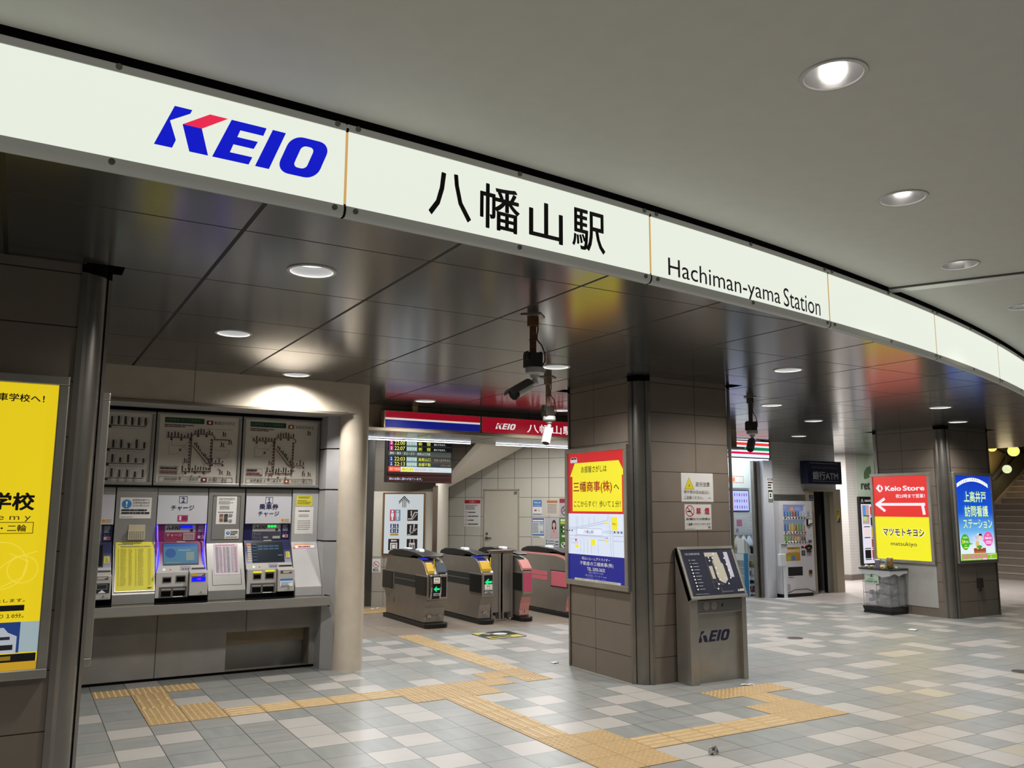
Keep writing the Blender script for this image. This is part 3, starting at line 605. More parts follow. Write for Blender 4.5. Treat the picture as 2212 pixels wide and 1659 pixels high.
def machine(x0, label, num, words, body, front, scr, led, cat='ticket machine'):
    W = .485; x1 = x0+W; u = lambda f: x0+f*W
    t = thing('ticket_machine', label, cat, (x0+W/2, 1.7, .762), 'ticket machines in the counter wall')
    b = B(); b.prism([(1.86, 1.50), (1.86, 1.33), (1.64, .86), (1.66, .762), (2.05, .762), (2.05, 1.50)], 'x', x0+.003, x1-.003, body); b.prism([(1.832, 1.865), (1.832, 1.50), (2.05, 1.50), (2.05, 1.865)], 'x', x0+.003, x1-.003, alu); b.obj('body', t)
    hd = B(); hd.box(x0+.004, 1.505, -.005, x1-.004, 1.79, .006, M('machine_header', 'BFBFC6', .45), FU); hp = hd.obj('header_plate', t)
    p, l = B(), B(); it = []
    if num:
        it = [('f', u(.5)-.04, 1.712, u(.5)+.04, 1.782, .005, navy), ('t', num, u(.5), 1.722, None, .05, navy, 'c', .02)]
        for wd, z, h_, ww in words: it.append(('t', wd, u(.5)-ww/2, z, ww, h_, navy, 'l', .015))
    if num == '2': it += [('r', u(.41), 1.53, u(.61), 1.592, C('A03060')), ('r', u(.44), 1.54, u(.48), 1.584, C('D8B8C4')), ('x', u(.49), 1.545, u(.6), 1.58, 2, C('6A1840'))]
    else: it += [('r', u(.77), 1.515, u(.97), 1.56, C('CFC4B4')), ('c', u(.81), 1.537, .016, C('C8842C')), ('x', u(.85), 1.52, u(.96), 1.555, 2, C('A09080'), .6)]
    art(p, FU, it, .0068, l); p.obj('print', hp)
    if l.f: l.obj('lettering', hp)
    # recessed head panel under the header
    fh = FX(1.86); p, l = B(), B()
    pg = M('head_panel', '9C9A9C', .4)
    it = [('r', u(.01), 1.335, u(.99), 1.50, body), ('r', u(.19), 1.42, u(.8), 1.497, pg), ('r', u(.185), 1.338, u(.795), 1.418, C('3A3A48') if body is mnavy else C('8A2448')),
          ('f', u(.18), 1.335, u(.80), 1.50, .006, M('panel_rim', '87858A', .3, .6)), ('r', u(.68), 1.425, u(.74), 1.45, ink), ('x', u(.84), 1.42, u(.95), 1.49, 5, C('7C8090'), .75), ('c', u(.86), 1.40, .006, C('6A6A70')), ('c', u(.92), 1.40, .006, C('6A6A70')),
          ('r', u(.84), 1.355, u(.96), 1.385, C('B8B0AC')), ('r', u(.89), 1.36, u(.95), 1.38, C('A83838')), ('r', u(.43), 1.312, u(.6), 1.33, C('D6D2C4'))]
    if led == 'blue': it += [('r', u(.49), 1.462, u(.73), 1.49, E('0A12FF', 1.6)), ('t', 'チャージ', u(.22), 1.378, .145, .03, C('E0B8C8')), ('r', u(.55), 1.345, u(.77), 1.412, C('C8B8B8')), ('x', u(.56), 1.35, u(.76), 1.408, 4, C('6A4048'), .6)]
    else: it += [('r', u(.51), 1.462, u(.56), 1.485, E('20FF60', 1.3)), ('r', u(.575), 1.462, u(.625), 1.485, E('20FF60', 1.3)), ('r', u(.64), 1.462, u(.69), 1.485, E('20FF60', 1.3)), ('t', 'きっぷ', u(.21), 1.385, .07, .022, C('9498A8')), ('t', 'チャージ', u(.21), 1.348, .075, .02, C('9498A8')), ('r', u(.42), 1.348, u(.52), 1.368, C('8A8C94')), ('r', u(.62), 1.345, u(.78), 1.372, C('A8A6A4'))]
    art(p, fh, it, .0008, l); logo(l, fh, u(.215), 1.448, .034, ink, ink, .004, red=False); hb = p.obj('head_panel', t); l.obj('lettering', hb)
    # sloping console with screen
    b = B(); b.box(x0+.004, .215, -.02, x1-.004, .53, .0, front, FS); b.obj('console', t)
    b = B(); b.box(u(.155), .285, .0, u(.845), .52, .004, black, FS); b.obj('screen_bezel', t)
    b = B(); b.box(u(.165), .295, .004, u(.83), .51, .006, scr, FS); so = b.obj('screen', t); p = B()
    if led == 'blue': art(p, FS, [('r', u(.165), .48, u(.83), .51, E('2C5AA0', .75)), ('c', u(.3), .41, .05, E('2F5E9C', .55)), ('x', u(.45), .43, u(.72), .45, 1, E('7CA4C0', .6), .7), ('r', u(.6), .33, u(.76), .42, E('8FA49C', .5)), ('x', u(.22), .302, u(.5), .316, 1, E('90A890', .5))], .0065)
    elif num: art(p, FS, [('r', u(.29)+.056*i, .425+.03*j, u(.29)+.05+.056*i, .445+.03*j, E('4E6C8C', .45)) for i in range(4) for j in range(2)] + [('r', u(.17), .30+.035*j, u(.26), .32+.035*j, E('3C5270', .4)) for j in range(6)] + [('r', u(.7), .35, u(.8), .365, E('6C7C8C', .5))], .0065)
    if p.f: p.obj('print', so)
    # control strip
    b = B(); b.box(x0+.004, .21, 0, x1-.004, .275, .012, mgrey, FS); cs = b.obj('control_strip', t, bevel=.003)
    b = B(); art(b, FS, [('c', u(.17), .235, .014, whitep), ('c', u(.29), .232, .007, C('C02030')), ('r', u(.48), .222, u(.68), .266, C('8E8C92')), ('r', u(.52), .228, u(.55), .242, C('2C3A78')), ('r', u(.57), .228, u(.6), .242, C('2C3A78')), ('r', u(.62), .228, u(.65), .242, C('2C3A78')), ('r', u(.7), .218, u(.98), .245, black)], .0126); b.obj('keypad', cs)
    # lower tray block
    fl = FX(1.625); b = B(); b.box(x0+.004, .80, -.05, u(.62), 1.045, .0, mgrey if num != '2' else M('machine_silver', 'C0BEBA', .35), fl); b.obj('tray_block', t, bevel=.004)
    for i, (a, q, z0, z1) in enumerate(((.13, .30, .945, 1.0), (.38, .57, .945, 1.01))):
        b = B(); b.box(u(a), z0, -.001, u(q), z1, .004, mgreyd, fl); b.box(u(a)+.008, z0+.008, .004, u(q)-.008, z1-.012, .006, void, fl); b.obj('slot', t)
        if num == '1':
            b = B(); b.box(u(a)-.002, z1+.008, .001, u(q)+.002, z1+.022, .012, E('E8E020', 1.0), fl); b.obj('slot_light', t, bevel=.004)
    b = B(); b.box(u(.08), .805, -.001, u(.6), .905, .004, mgreyd, fl); tr = b.obj('return_tray', t)
    b = B(); art(b, fl, [('r', u(.12), .815, u(.3), .865, void), ('r', u(.34), .815, u(.57), .865, void), ('r', u(.12), .875, u(.3), .885, mgrey), ('r', u(.34), .875, u(.57), .885, mgrey), ('r', u(.34), .806, u(.53), .814, whitep)], .005); b.obj('opening', tr)
    b = B(); b.prism([(1.575, .815), (1.585, 1.035), (1.68, 1.06), (1.68, .81)], 'x', u(.63), x1-.006, mgrey); cb = b.obj('card_unit', t, bevel=.006)
    fc = F((0, 1.575, .815), (1, 0, 0), V((0, .01, .22))); b = B()
    it = [('r', u(.68), .18, u(.93), .212, C('5C4A44')), ('x', u(.74), .185, u(.92), .208, 2, C('C8C4BE'), .8), ('c', u(.86), .03, .009, C('7C7A78')), ('x', u(.8), .012, u(.95), .018, 1, grey1)]
    if led == 'blue': it += [('r', u(.66), .185, u(.78), .21, C('C8A828')), ('r', u(.67), .135, u(.94), .178, E('1414F0', 1.3)), ('x', u(.78), .15, u(.86), .165, 1, E('A020F0', 1.2), .8)]
    elif num: it += [('r', u(.68), .05, u(.95), .128, whitep), ('r', u(.68), .108, u(.95), .128, C('2A7CC8')), ('x', u(.70), .06, u(.93), .10, 3, C('9AA8B8'), .6), ('r', u(.70), .053, u(.88), .06, C('2A7CC8'))]
    else: it += [('r', u(.68), .06, u(.96), .15, ink), ('f', u(.73), .095, u(.92), .14, .004, C('8890A0')), ('p', [(u(.76), .062), (u(.9), .062), (u(.83), .09)], whitep)]
    art(b, fc, it, .001); b.obj('print', cb)
    b = B(); b.box(x0+.004, .765, -.04, x1-.004, .80, -.01, void, fl); b.obj('kick_gap', t)
    if led == 'blue':
        for xx in (u(.02), u(.98)):
            sg = 1 if xx < u(.5) else -1; b = B()
            b.tube([(xx, 1.822, 1.50), (xx+sg*.008, 1.80, 1.36), (xx+sg*.028, 1.765, 1.20), (xx+sg*.012, 1.71, 1.09), (xx, 1.685, 1.045)], .006, E('3A34FF', 2.6), 8); b.tube([(xx+sg*.004, 1.815, 1.49), (xx+sg*.014, 1.785, 1.28), (xx+sg*.003, 1.70, 1.06)], .004, E('7C7CFF', 1.6), 6)
            b.obj('led_strip', t)
    if num == '1':
        b = B(); art(b, FS, [('r', u(.055), .48, u(.145), .505, C('C87030'))] + [('r', u(.065), .30+.025*k, u(.145), .32+.025*k, C('B0A8A0')) for k in range(7)] + [('r', u(.885), .33, u(.965), .40, C('C8C040')), ('x', u(.9), .335, u(.95), .395, 3, C('706C50'))], .001); b.obj('sticker', t)
    if not num: b = B(); art(b, FS, [('r', u(.86), .325, u(.96), .395, C('C8C040')), ('x', u(.88), .33, u(.94), .385, 3, C('706C50'))], .001); b.obj('sticker', t)
    return t
machine(-.37, 'navy ticket machine at the far left, mostly behind the steel pillar corner', '', [], mnavy, fnavy, M('screen_off', '16181C', .15), '')
machine(.4985, 'magenta ticket machine with glowing blue side strips, numbered two', '2', [('チャージ', 1.64, .052, .22)], mmag, fmag, E('4A7E9C', .62), 'blue')
machine(1.3635, 'navy ticket machine with yellow lit slots, numbered one', '1', [('乗車券', 1.652, .06, .20), ('チャージ', 1.583, .05, .22)], mnavy, fnavy, E('1C2A34', .5), 'green')
# ================================================================ lightboxes on the pillars
def lightbox(fr, a0, b0, a1, b1, items, face, label, fw=.05, depth=.05, extra=None):
    t = thing('lightbox', label, 'advertising lightbox', fr.P((a0+a1)/2, b0), 'framed lightboxes on the pillars')
    b = B()
    for q in ((a0-fw, b0-fw, a1+fw, b0), (a0-fw, b1, a1+fw, b1+fw), (a0-fw, b0, a0, b1), (a1, b0, a1+fw, b1)): b.box(q[0], q[1], 0, q[2], q[3], depth, steel, fr)
    b.obj('frame', t, bevel=.006)
    b = B(); b.box(a0, b0, 0, a1, b1, depth-.02, face, fr); fc = b.obj('face', t)
    p, l = B(), B(); art(p, fr, items, depth-.019, l)
    if p.f: p.obj('print', fc)
    if l.f: l.obj('lettering', fc)
    return t
bk = C('141214', .4)
# left pillar, yellow driving school advertisement
fr = FX(-2.20); Y1 = E('E8CC1C', .92); a1, z0, z1 = -.565, .865, 2.315; a0 = -1.45
lightbox(fr, a0, z0, a1, z1, [('t', '谷自動車学校へ！', -.628, 2.218, .36, .042, bk, 'r', .03), ('t', '学校', -.635, 1.66, .20, .092, bk, 'r', .05), ('t', 'A c a d e m y', -.643, 1.60, .36, .038, C('5A541C'), 'r'),
  ('f', -1.2, 1.54, -.628, 1.598, .003, bk), ('t', '普通車・二輪', -.66, 1.55, .26, .036, bk, 'r', .02), ('t', 'ご提供いたします。', -.638, 1.198, .25, .018, bk, 'r', .02), ('r', -1.2, 1.155, -.638, 1.183, bk), ('t', '駅より10分。', -.638, 1.12, .17, .022, bk, 'r', .02),
  ('o', -.76, 1.38, .12, .004, E('EED84A', .95)), ('o', -.66, 1.36, .07, .004, E('EED84A', .95)), ('l', [(-.9, 1.25), (-.70, 1.42), (-.6, 1.45)], .004, E('EED84A', .95)), ('l', [(-.76, 1.27), (-.66, 1.32), (-.64, 1.40), (-.72, 1.44)], .004, E('EED84A', .95)),
  ('r', -1.45, .95, a1, 1.10, E('A8BCC0', .75)), ('r', -1.45, .95, -.648, 1.10, E('2A4890', .6)), ('p', [(-1.4, .95), (-.66, .95), (-.66, 1.03), (-.70, 1.05), (-.72, 1.075), (-1.4, 1.06)], E('C2C8D2', .7)), ('r', -1.2, .965, -.675, .99, C('2A2A34')), ('r', -1.2, 1.015, -.69, 1.03, C('3A4250')), ('r', -1.45, .905, -.57, .945, bk), ('r', -1.2, .915, -.68, .935, E('B08A20', .5)), ('r', -1.45, .865, a1, .905, E('D8A828', .7))], Y1,
  'tall yellow lit advertisement with black kanji on the left pillar')
fr = F((-.35, 0, 0), (0, 1, 0)); lightbox(fr, -2.02, .87, -1.62, 2.27, [('r', -2.02, 1.5, -1.62, 2.27, E('4A66C8', .8))], E('D8D8D0', .9), 'narrow lightbox seen edge-on on the side of the left pillar', .045, .05)
# centre pillar, estate agent with street map
fr = FW(4.57); RED, YEL, MAP, NAV = E('C8262A', .95), E('ECE02C', .98), E('D4DDEE', .98), E('161E86', .9)
a0, a1, z0, z1 = -.475, .52, .92, 2.27; Wd = a1-a0; A = lambda u: a0+u*Wd
yb = [(A(.03), 2.02), (A(.12), 2.165), (A(.91), 2.165), (A(.995), 2.05), (A(.995), 2.015), (A(.96), 2.015), (A(.96), 1.645), (A(.075), 1.645), (A(.075), 2.02)]
rdl = C('B42A20', .4); gl = E('9AA6C0', .8); mb = C('2A2638', .4)
road = lambda *p: ('l', [(A(u), 1.19+v*.42) for u, v in p], .004, gl)
items = [('r', a0, 1.62, a1, z1, RED), ('p', yb, YEL), ('r', a0, 1.19, a1, 1.62, MAP), ('r', a0, z0, a1, 1.19, NAV),
  ('p', [(A(.04), 2.17), (A(.17), 2.17), (A(.17), 2.21), (A(.14), 2.235), (A(.115), 2.215), (A(.08), 2.235), (A(.04), 2.21)], E('D8D8DC', .8)), ('p', [(A(.045), 2.205), (A(.165), 2.205), (A(.14), 2.23), (A(.115), 2.212), (A(.08), 2.23)], bk),
  ('t', 'お部屋さがしは', A(.25), 2.055, .46*Wd, .072, bk, 'l', .012), ('t', '三幡商事(株)', A(.1), 1.835, .70*Wd, .13, rdl, 'l', .025), ('t', 'へ', A(.83), 1.87, .09*Wd, .05, bk, 'l', .02), ('t', 'ここからすぐ！歩いて1分！', A(.11), 1.69, .83*Wd, .068, bk, 'l', .01),
  ('t', '明るいルームアドバイザー', A(.255), 1.135, .50*Wd, .032, whitep, 'l', .012), ('t', '不動産の三幡商事(株)', A(.22), 1.075, .59*Wd, .048, whitep, 'l', .02), ('t', 'TEL 3302-2632', A(.35), 1.03, .32*Wd, .034, whitep, 'l', .03),
  ('t', '地元で愛されて40年', A(.38), 1.0, .26*Wd, .022, C('B8C0DC')), ('t', '毎日営業しています', A(.32), .968, .30*Wd, .022, C('B0B8D8')), ('x', A(.63), .968, A(.72), .985, 1, C('98A0C8')), ('t', '営業時間 10:00〜19:00', A(.35), .945, .33*Wd, .015, C('8890B8')),
  ('r', A(.12), .915+.006, A(.93), .955-.012, E('C8C8BC', .7)), ('t', '広い貸ホールと貸し会議室(26人 ㎡)もあります', A(.17), .926, .70*Wd, .014, C('4A4A48'))]
items[-2] = ('r', A(.12), .928-.008, A(.93), .945-.004, E('C8C8BC', .7)); items[-1] = ('t', '広い貸ホールと貸し会議室もあります', A(.17), .923, .70*Wd, .014, C('4A4A48'))
items += [road((.0, .67), (.18, .67)), road((.0, .63), (.18, .63)), road((.16, .95), (.16, .45)), road((.19, .95), (.19, .68), (.72, .87), (.74, 1)), road((.19, .64), (.74, .82)), road((.28, .95), (.28, .72)), road((.40, .95), (.40, .76)), road((.50, .95), (.50, .8)), road((.76, .96), (.79, 0)), road((.8, .96), (.83, 0)),
  road((0, .47), (.74, .47)), road((0, .4), (.05, .4), (.05, .05)), road((.08, .38), (.19, .38), (.19, .28), (.08, .28), (.08, .38)), road((.25, .38), (.25, .05)), road((.31, .38), (.31, .05)), road((.38, .38), (.38, .05)), road((.45, .36), (.45, .05)), road((.57, .38), (.57, .05)), road((.57, .38), (.76, .38)), road((.83, .38), (1, .38)), road((.83, .5), (1, .5)), road((.66, .57), (1, .57)), road((.66, .61), (1, .61))]
MZ = lambda v: 1.19+v*.42
items += [('r', A(.19), MZ(.49), A(.65), MZ(.66), E('DDE4F2', 1)), ('f', A(.19), MZ(.49), A(.65), MZ(.66), .004, gl), ('t', '八幡山駅', A(.32), MZ(.535), .18*Wd, .034, mb), ('r', A(.82), MZ(.64), A(.91), MZ(.95), YEL), ('r', A(.7), MZ(.78), A(.76), MZ(.83), YEL), ('r', A(.45), MZ(.25), A(.53), MZ(.39), YEL), ('r', A(.7), MZ(.34), A(.75), MZ(.385), YEL), ('r', A(.165), MZ(.17), A(.23), MZ(.24), YEL),
  ('r', A(.165), MZ(.325), A(.19), MZ(.39), E('D02030', .9)), ('t', '当店', A(.165), MZ(.44), .03*Wd, .014, C('C03040')), ('t', '交番', A(.69), MZ(.42), .07*Wd, .016, C('C03040')), ('x', A(.83), MZ(.76), A(.9), MZ(.82), 2, C('A89E20'))]
items += [('r', A(u), MZ(.575), A(u+.022), MZ(.61), mb) for u in (.0, .05, .10, .86, .92, .975)]
lightbox(fr, a0, z0, a1, z1, items, MAP, 'lit estate agent advertisement with red top, street map and blue foot', .055, .045)
# right pillar, shop arrow
fr = FW(11.95); RD, YL = E('E0302C', 1.0), E('EEE628', 1.0); a0, a1, z0, z1 = -2.07, -1.075, .86, 2.225; W2 = a1-a0; A = lambda u: a0+u*W2
wh = E('F2E6EE', 1.0); ob = C('1C1638', .4)
items = [('r', a0, 1.555, a1, z1, RD), ('r', a0, z0, a1, 1.555, YL), ('p', [(A(.05), 2.03), (A(.10), 2.09), (A(.14), 2.09), (A(.105), 2.03), (A(.145), 1.965), (A(.11), 1.965)], wh), ('p', [(A(.155), 2.08), (A(.19), 2.03), (A(.15), 1.97), (A(.135), 1.985), (A(.155), 2.03), (A(.135), 2.06)], wh),
  ('t', 'Keio', A(.235), 1.985, .30*W2, .085, wh, 'l', .045), ('t', 'Store', A(.565), 1.985, .39*W2, .085, wh, 'l', .045), ('t', '夜23時まで営業！', A(.42), 1.865, .53*W2, .065, wh, 'l', .02),
  ('l', [(A(.06), 1.76), (A(.92), 1.76)], .045, wh), ('l', [(A(.895), 1.758), (A(.915), 1.62)], .05, wh), ('l', [(A(.19), 1.66), (A(.055), 1.76)], .045, wh), ('l', [(A(.055), 1.76), (A(.19), 1.845)], .045, wh),
  ('t', 'マツモトキヨシ', A(.135), 1.235, .78*W2, .145, E('F4F0F0', 1), 'l', .075), ('t', 'マツモトキヨシ', A(.135)+.012, 1.243, .78*W2-.024, .129, ob, 'l', .04), ('t', 'matsukiyo', A(.28), 1.065, .475*W2, .085, ob, 'l', .006)]
lightbox(fr, a0, z0, a1, z1, items, YL, 'lit red and yellow shop sign with white arrow on the right pillar', .055, .05)
b = B(); b.box(-2.07, .14, 0, -1.03, .80, .012, M('grey_board', 'A3A29E', .5, var=.03), fr); b.obj('blank_board', label='blank pale grey board below the red and yellow lit sign', cat='board')
# right pillar, nursing station
fr = FX(.78); a0, a1, z0, z1 = 12.15, 13.12, .885, 2.22; W3 = a1-a0; A = lambda u: a0+u*W3
m = E('1A50D8', 1.0, 'backlit_blue_fade'); nt = m.node_tree; p_ = nt.nodes['Principled BSDF']; tc = nt.nodes.new('ShaderNodeTexCoord'); se = nt.nodes.new('ShaderNodeSeparateXYZ'); cr = nt.nodes.new('ShaderNodeValToRGB')
nt.links.new(tc.outputs['Generated'], se.inputs[0]); nt.links.new(se.outputs['Z'], cr.inputs[0]); nt.links.new(cr.outputs[0], p_.inputs['Emission Color'])
cr.color_ramp.elements[0].position = .14; cr.color_ramp.elements[0].color = H('E4F0F8'); cr.color_ramp.elements[1].color = H('1036B4')
for pos, col in ((.34, '6CB4EC'), (.56, '1454D4')):
    e = cr.color_ramp.elements.new(pos); e.color = H(col)
lg, pu, gr_, wt = E('D2F08C', 1), E('E85CB0', 1), E('48B41E', .95), E('F2F6FA', 1)
lime = E('8CBE22', 1)
def arcband(u0, u1, v, sag, th):
    n = 12; o = []
    for k in range(n+1): q = k/n; o.append((A(Q(u0, u1, q)), v+sag*4*q*(1-q)))
    return o + [(x, y-th) for x, y in reversed(o)]
items = [('p', arcband(.05, .93, 2.09, .10, .06), wt)]
for k, ch in enumerate('在宅看護・介護相談・サプリ他'):
    q = .07+.86*k/12.5
    items.append(('c', A(Q(.05, .93, q))+.012, 2.06+.10*4*q*(1-q), .006, C('2038A0')) if ch == '・' else ('t', ch, A(Q(.05, .93, q)), 2.045+.10*4*q*(1-q), .028, .034, C('2038A0')))
for s_, (x_, z_, w_, h_) in {'上高井戸': (.21, 1.80, .62, .175), '訪問看護': (.20, 1.57, .66, .175), 'ステーション': (.13, 1.38, .82, .15)}.items():
    items += [('t', s_, A(x_)-.008, z_-.008, w_*W3+.016, h_+.016, E('58B030', .95), 'l', .045), ('t', s_, A(x_), z_, w_*W3, h_, E('EAF8E0', 1), 'l', .02)]
items += [('p', [(A(.40), 1.22), (A(.53), 1.31), (A(.66), 1.22)], E('CFE6F6', 1)), ('e', A(.15), 1.17, (.115, .125), gr_), ('p', [(A(.24), 1.16), (A(.36), 1.14), (A(.24), 1.12)], gr_), ('e', A(.80), 1.21, (.125, .115), pu), ('p', [(A(.7), 1.2), (A(.62), 1.19), (A(.7), 1.16)], pu),
  ('t', '営業時間', A(.085), 1.225, .12, .028, wt), ('t', '24', A(.055), 1.15, .085, .055, E('FFF060', 1), 'l', .03), ('t', '時間', A(.155), 1.152, .07, .035, wt), ('t', '対応', A(.12), 1.105, .06, .024, wt), ('r', A(.1), 1.075, A(.22), 1.09, E('FFF060', 1)),
  ('t', '看護', A(.76), 1.26, .06, .026, E('FFF080', 1)), ('t', '職員対応', A(.70), 1.205, .19, .038, wt, 'l', .02), ('x', A(.72), 1.13, A(.88), 1.185, 2, wt, .5),
  ('r', A(.36), 1.02, A(.70), 1.07, E('A0502C', .9)), ('r', A(.36), .99, A(.70), 1.02, E('C0703C', .9)), ('e', A(.47), 1.12, (.05, .07), E('D8C878', .95)), ('c', A(.46), 1.225, .048, E('F2CDB8', 1)), ('e', A(.46), 1.245, (.05, .035), E('C8C4CC', 1)), ('e', A(.58), 1.14, (.055, .085), E('D4E4F4', 1)), ('c', A(.56), 1.24, .05, E('F4D0BC', 1)), ('p', [(A(.505), 1.25), (A(.53), 1.295), (A(.6), 1.295), (A(.62), 1.22), (A(.6), 1.26), (A(.54), 1.27)], C('5A1E1E')), ('e', A(.52), 1.09, (.07, .025), E('48A838', .95)),
  ('r', a0, z0, a1, 1.005-.02, lime), ('t', '03-3306-4215', A(.03), .925-.012, .68*W3, .068, E('F060B8', 1), 'l', .05), ('x', A(.03), .892, A(.55), .905, 1, wt, .5), ('r', A(.58), .888, A(.70), .91, E('F6C8E4', 1)), ('l', [(A(.74), .96), (A(.95), .975)], .006, wt), ('l', [(A(.82), .97), (A(.82), .90), (A(.97), .895)], .006, wt), ('l', [(A(.74), .905), (A(.9), .895)], .006, wt)]
lightbox(fr, a0, z0, a1, z1, items, m, 'lit blue nursing service advertisement with green kanji on the right pillar', .05, .045)
t = thing('outlet_box', 'small dark outlet box low on the right pillar under the blue advertisement', 'outlet box', (12.63, .78, .47))
b = B(); b.box(12.58, .45, 0, 12.69, .60, .05, M('box_bronze', '3A332E', .4, .4), FX(.78)); b.obj('box', t, bevel=.006); b = B(); b.tube([(12.635, .75, .455), (12.635, .745, .42), (12.64, .77, .40)], .009, black); b.obj('cable', t)
# notices on the centre pillar
fr = FX(-.72)
sheet('notice', fr, 5.115, 1.748, 5.55, 2.042, M('laminated_paper', 'C9C7C4', .18), [('p', [(5.155, 1.875), (5.285, 1.875), (5.22, 1.995)], C('C8B828')), ('l', [(5.155, 1.875), (5.285, 1.875), (5.22, 1.995), (5.155, 1.875)], .003, C('5A5420')), ('r', 5.217, 1.898, 5.223, 1.925, ink),
  ('t', '足元注意', 5.305, 1.905, .195, .045, ink), ('t', '雨や雪の日は足元に', 5.145, 1.83, .35, .034, ink), ('t', 'ご注意ください。', 5.145, 1.775, .26, .034, ink), ('t', '駅長', 5.475, 1.778, .035, .017, ink)], 'white laminated notice with yellow warning triangle on the centre pillar', 'notice')
sheet('notice', fr, 5.15, 1.465, 5.515, 1.722, M('laminated_paper', 'C9C7C4', .18), [('o', 5.222, 1.655, .058, .009, C('A81E2C')), ('r', 5.185, 1.643, 5.24, 1.655, ink), ('l', [(5.235, 1.66), (5.25, 1.675), (5.238, 1.69)], .005, ink), ('l', [(5.183, 1.694), (5.261, 1.616)], .009, C('A81E2C')),
  ('t', '禁', 5.305, 1.622, .065, .068, C('B01830'), 'l', .02), ('t', '煙', 5.42, 1.622, .065, .068, C('B01830'), 'l', .02), ('t', '駅構内での喫煙は', 5.168, 1.563, .325, .024, ink, 'l', .015), ('t', 'ご遠慮いただいております', 5.168, 1.512, .325, .024, ink, 'l', .015), ('t', '駅長', 5.462, 1.482, .034, .016, ink, 'l', .02), ('x', 5.165, 1.474, 5.28, 1.48, 1, grey1, .6)], 'white no smoking notice with red kanji below the warning notice', 'notice')
# ================================================================ map stand
t = thing('map_stand', 'steel station map stand with sloping dark board in front of the pillar', 'map stand', (5.36, -.92, 0))
x0, x1 = 4.985, 5.735
side = [(-.95, 0), (-.95, .795), (-.97, .80), (-.77, 1.29), (-.745, 1.29), (-.745, 0)]
for nm, xa, xb in (('side_panel', x0, x0+.10), ('side_panel', x1-.06, x1)):
    B().prism(side, 'x', xa, xb, steel).obj(nm, t, bevel=.004)
b = B(); b.box(x0+.10, -.90, 0, x1-.06, -.87, .70, steel); fp = b.obj('front_panel', t)
b = B(); logo(b, FX(-.90), 5.125, .385, .105, C('16143A', .35), None, .002, red=False); b.obj('lettering', fp)
b = B(); b.box(x0+.10, -.955, .665, x1-.06, -.88, .79, M('polished_steel2', 'A8A4A0', .2, 1.)); bx = b.obj('speaker_box', t, bevel=.004)
b = B(); q = FX(-.955); art(b, q, [('c', 5.19, .735, .04, M('speaker_mesh', '7A756E', .5, .6)), ('c', 5.29, .735, .04, MATS['speaker_mesh']), ('r', 5.395, .72, 5.407, .75, void)], .0008); b.obj('speaker', bx)
MV = V((0, .2, .49)).normalized(); fm = F((0, -.972, .805), (1, 0, 0), MV); mt = .529
b = B(); b.box(x0, 0, -.05, x1, mt, -.004, steel_d, fm); bd = b.obj('board_back', t)
b = B()
for q in ((x0, -.005, x1, .03), (x0, mt-.03, x1, mt+.003), (x0, .03, x0+.03, mt-.03), (x1-.03, .03, x1, mt-.03)): b.box(q[0], q[1], -.004, q[2], q[3], .012, steel, fm)
b.obj('board_frame', t, bevel=.005)
b = B(); b.box(x0+.03, .03, -.004, x1-.03, mt-.03, .003, M('map_navy', '26283A', .3), fm); mp = b.obj('map_board', t)
p, l = B(), B(); X = lambda u: x0+.03+u*(x1-x0-.06); T_ = lambda v: .03+(1-v)*(mt-.06); cre = C('BDB6A6'); lw = C('C6C2D4'); g2 = C('7E7C78')
it = [('p', [(X(.44), T_(.07)), (X(.70), T_(.07)), (X(.72), T_(.30)), (X(.75), T_(.33)), (X(.76), T_(.68)), (X(.69), T_(.76)), (X(.62), T_(.72)), (X(.57), T_(.62)), (X(.55), T_(.3)), (X(.60), T_(.16)), (X(.44), T_(.16))], cre), ('p', [(X(.46), T_(.37)), (X(.53), T_(.37)), (X(.53), T_(.65)), (X(.47), T_(.65))], cre), ('r', X(.82), T_(.63), X(.90), T_(.07), lw), ('r', X(.70), T_(.70), X(.74), T_(.62), lw),
  ('l', [(X(.44), T_(.16)), (X(.45), T_(.85)), (X(.53), T_(.87)), (X(.53), T_(.66))], .003, g2), ('f', X(.51), T_(.26), X(.58), T_(.16), .003, g2), ('r', X(.55), T_(.55), X(.57), T_(.3), g2), ('l', [(X(.53), T_(.75)), (X(.64), T_(.78))], .004, g2), ('l', [(X(.45), T_(.72)), (X(.50), T_(.72))], .003, g2), ('l', [(X(.57), T_(.86)), (X(.57), T_(.96))], .004, g2),
  ('t', '八幡山駅構内案内図', X(.05), T_(.125), .20, .024, C('B8B8C0')), ('x', X(.05), T_(.975), X(.42), T_(.955), 1, C('9C9CA8'), .5), ('x', X(.57), T_(.955), X(.80), T_(.925), 2, C('8C8C98'), .4)]
it += [('r', X(.10), T_(.25+.07*k), X(.125), T_(.22+.07*k), whitep if k > 1 else g2) for k in range(10)] + [('x', X(.145), T_(.247+.07*k), X(.25), T_(.228+.07*k), 1, C('A8A8B2'), .7) for k in range(10)]
it += [('c', X(u), T_(v), .009, whitep) for u, v in ((.78, .22), (.79, .36), (.80, .49), (.79, .66), (.72, .78), (.56, .43), (.56, .55), (.565, .69), (.52, .78), (.48, .88), (.47, .20), (.54, .21), (.47, .27), (.58, .12))]
art(p, fm, it, .0036, l); logo(l, fm, X(.875), T_(.945), .022, whitep, whitep, .008, red=False); p.obj('print', mp); l.obj('lettering', mp)
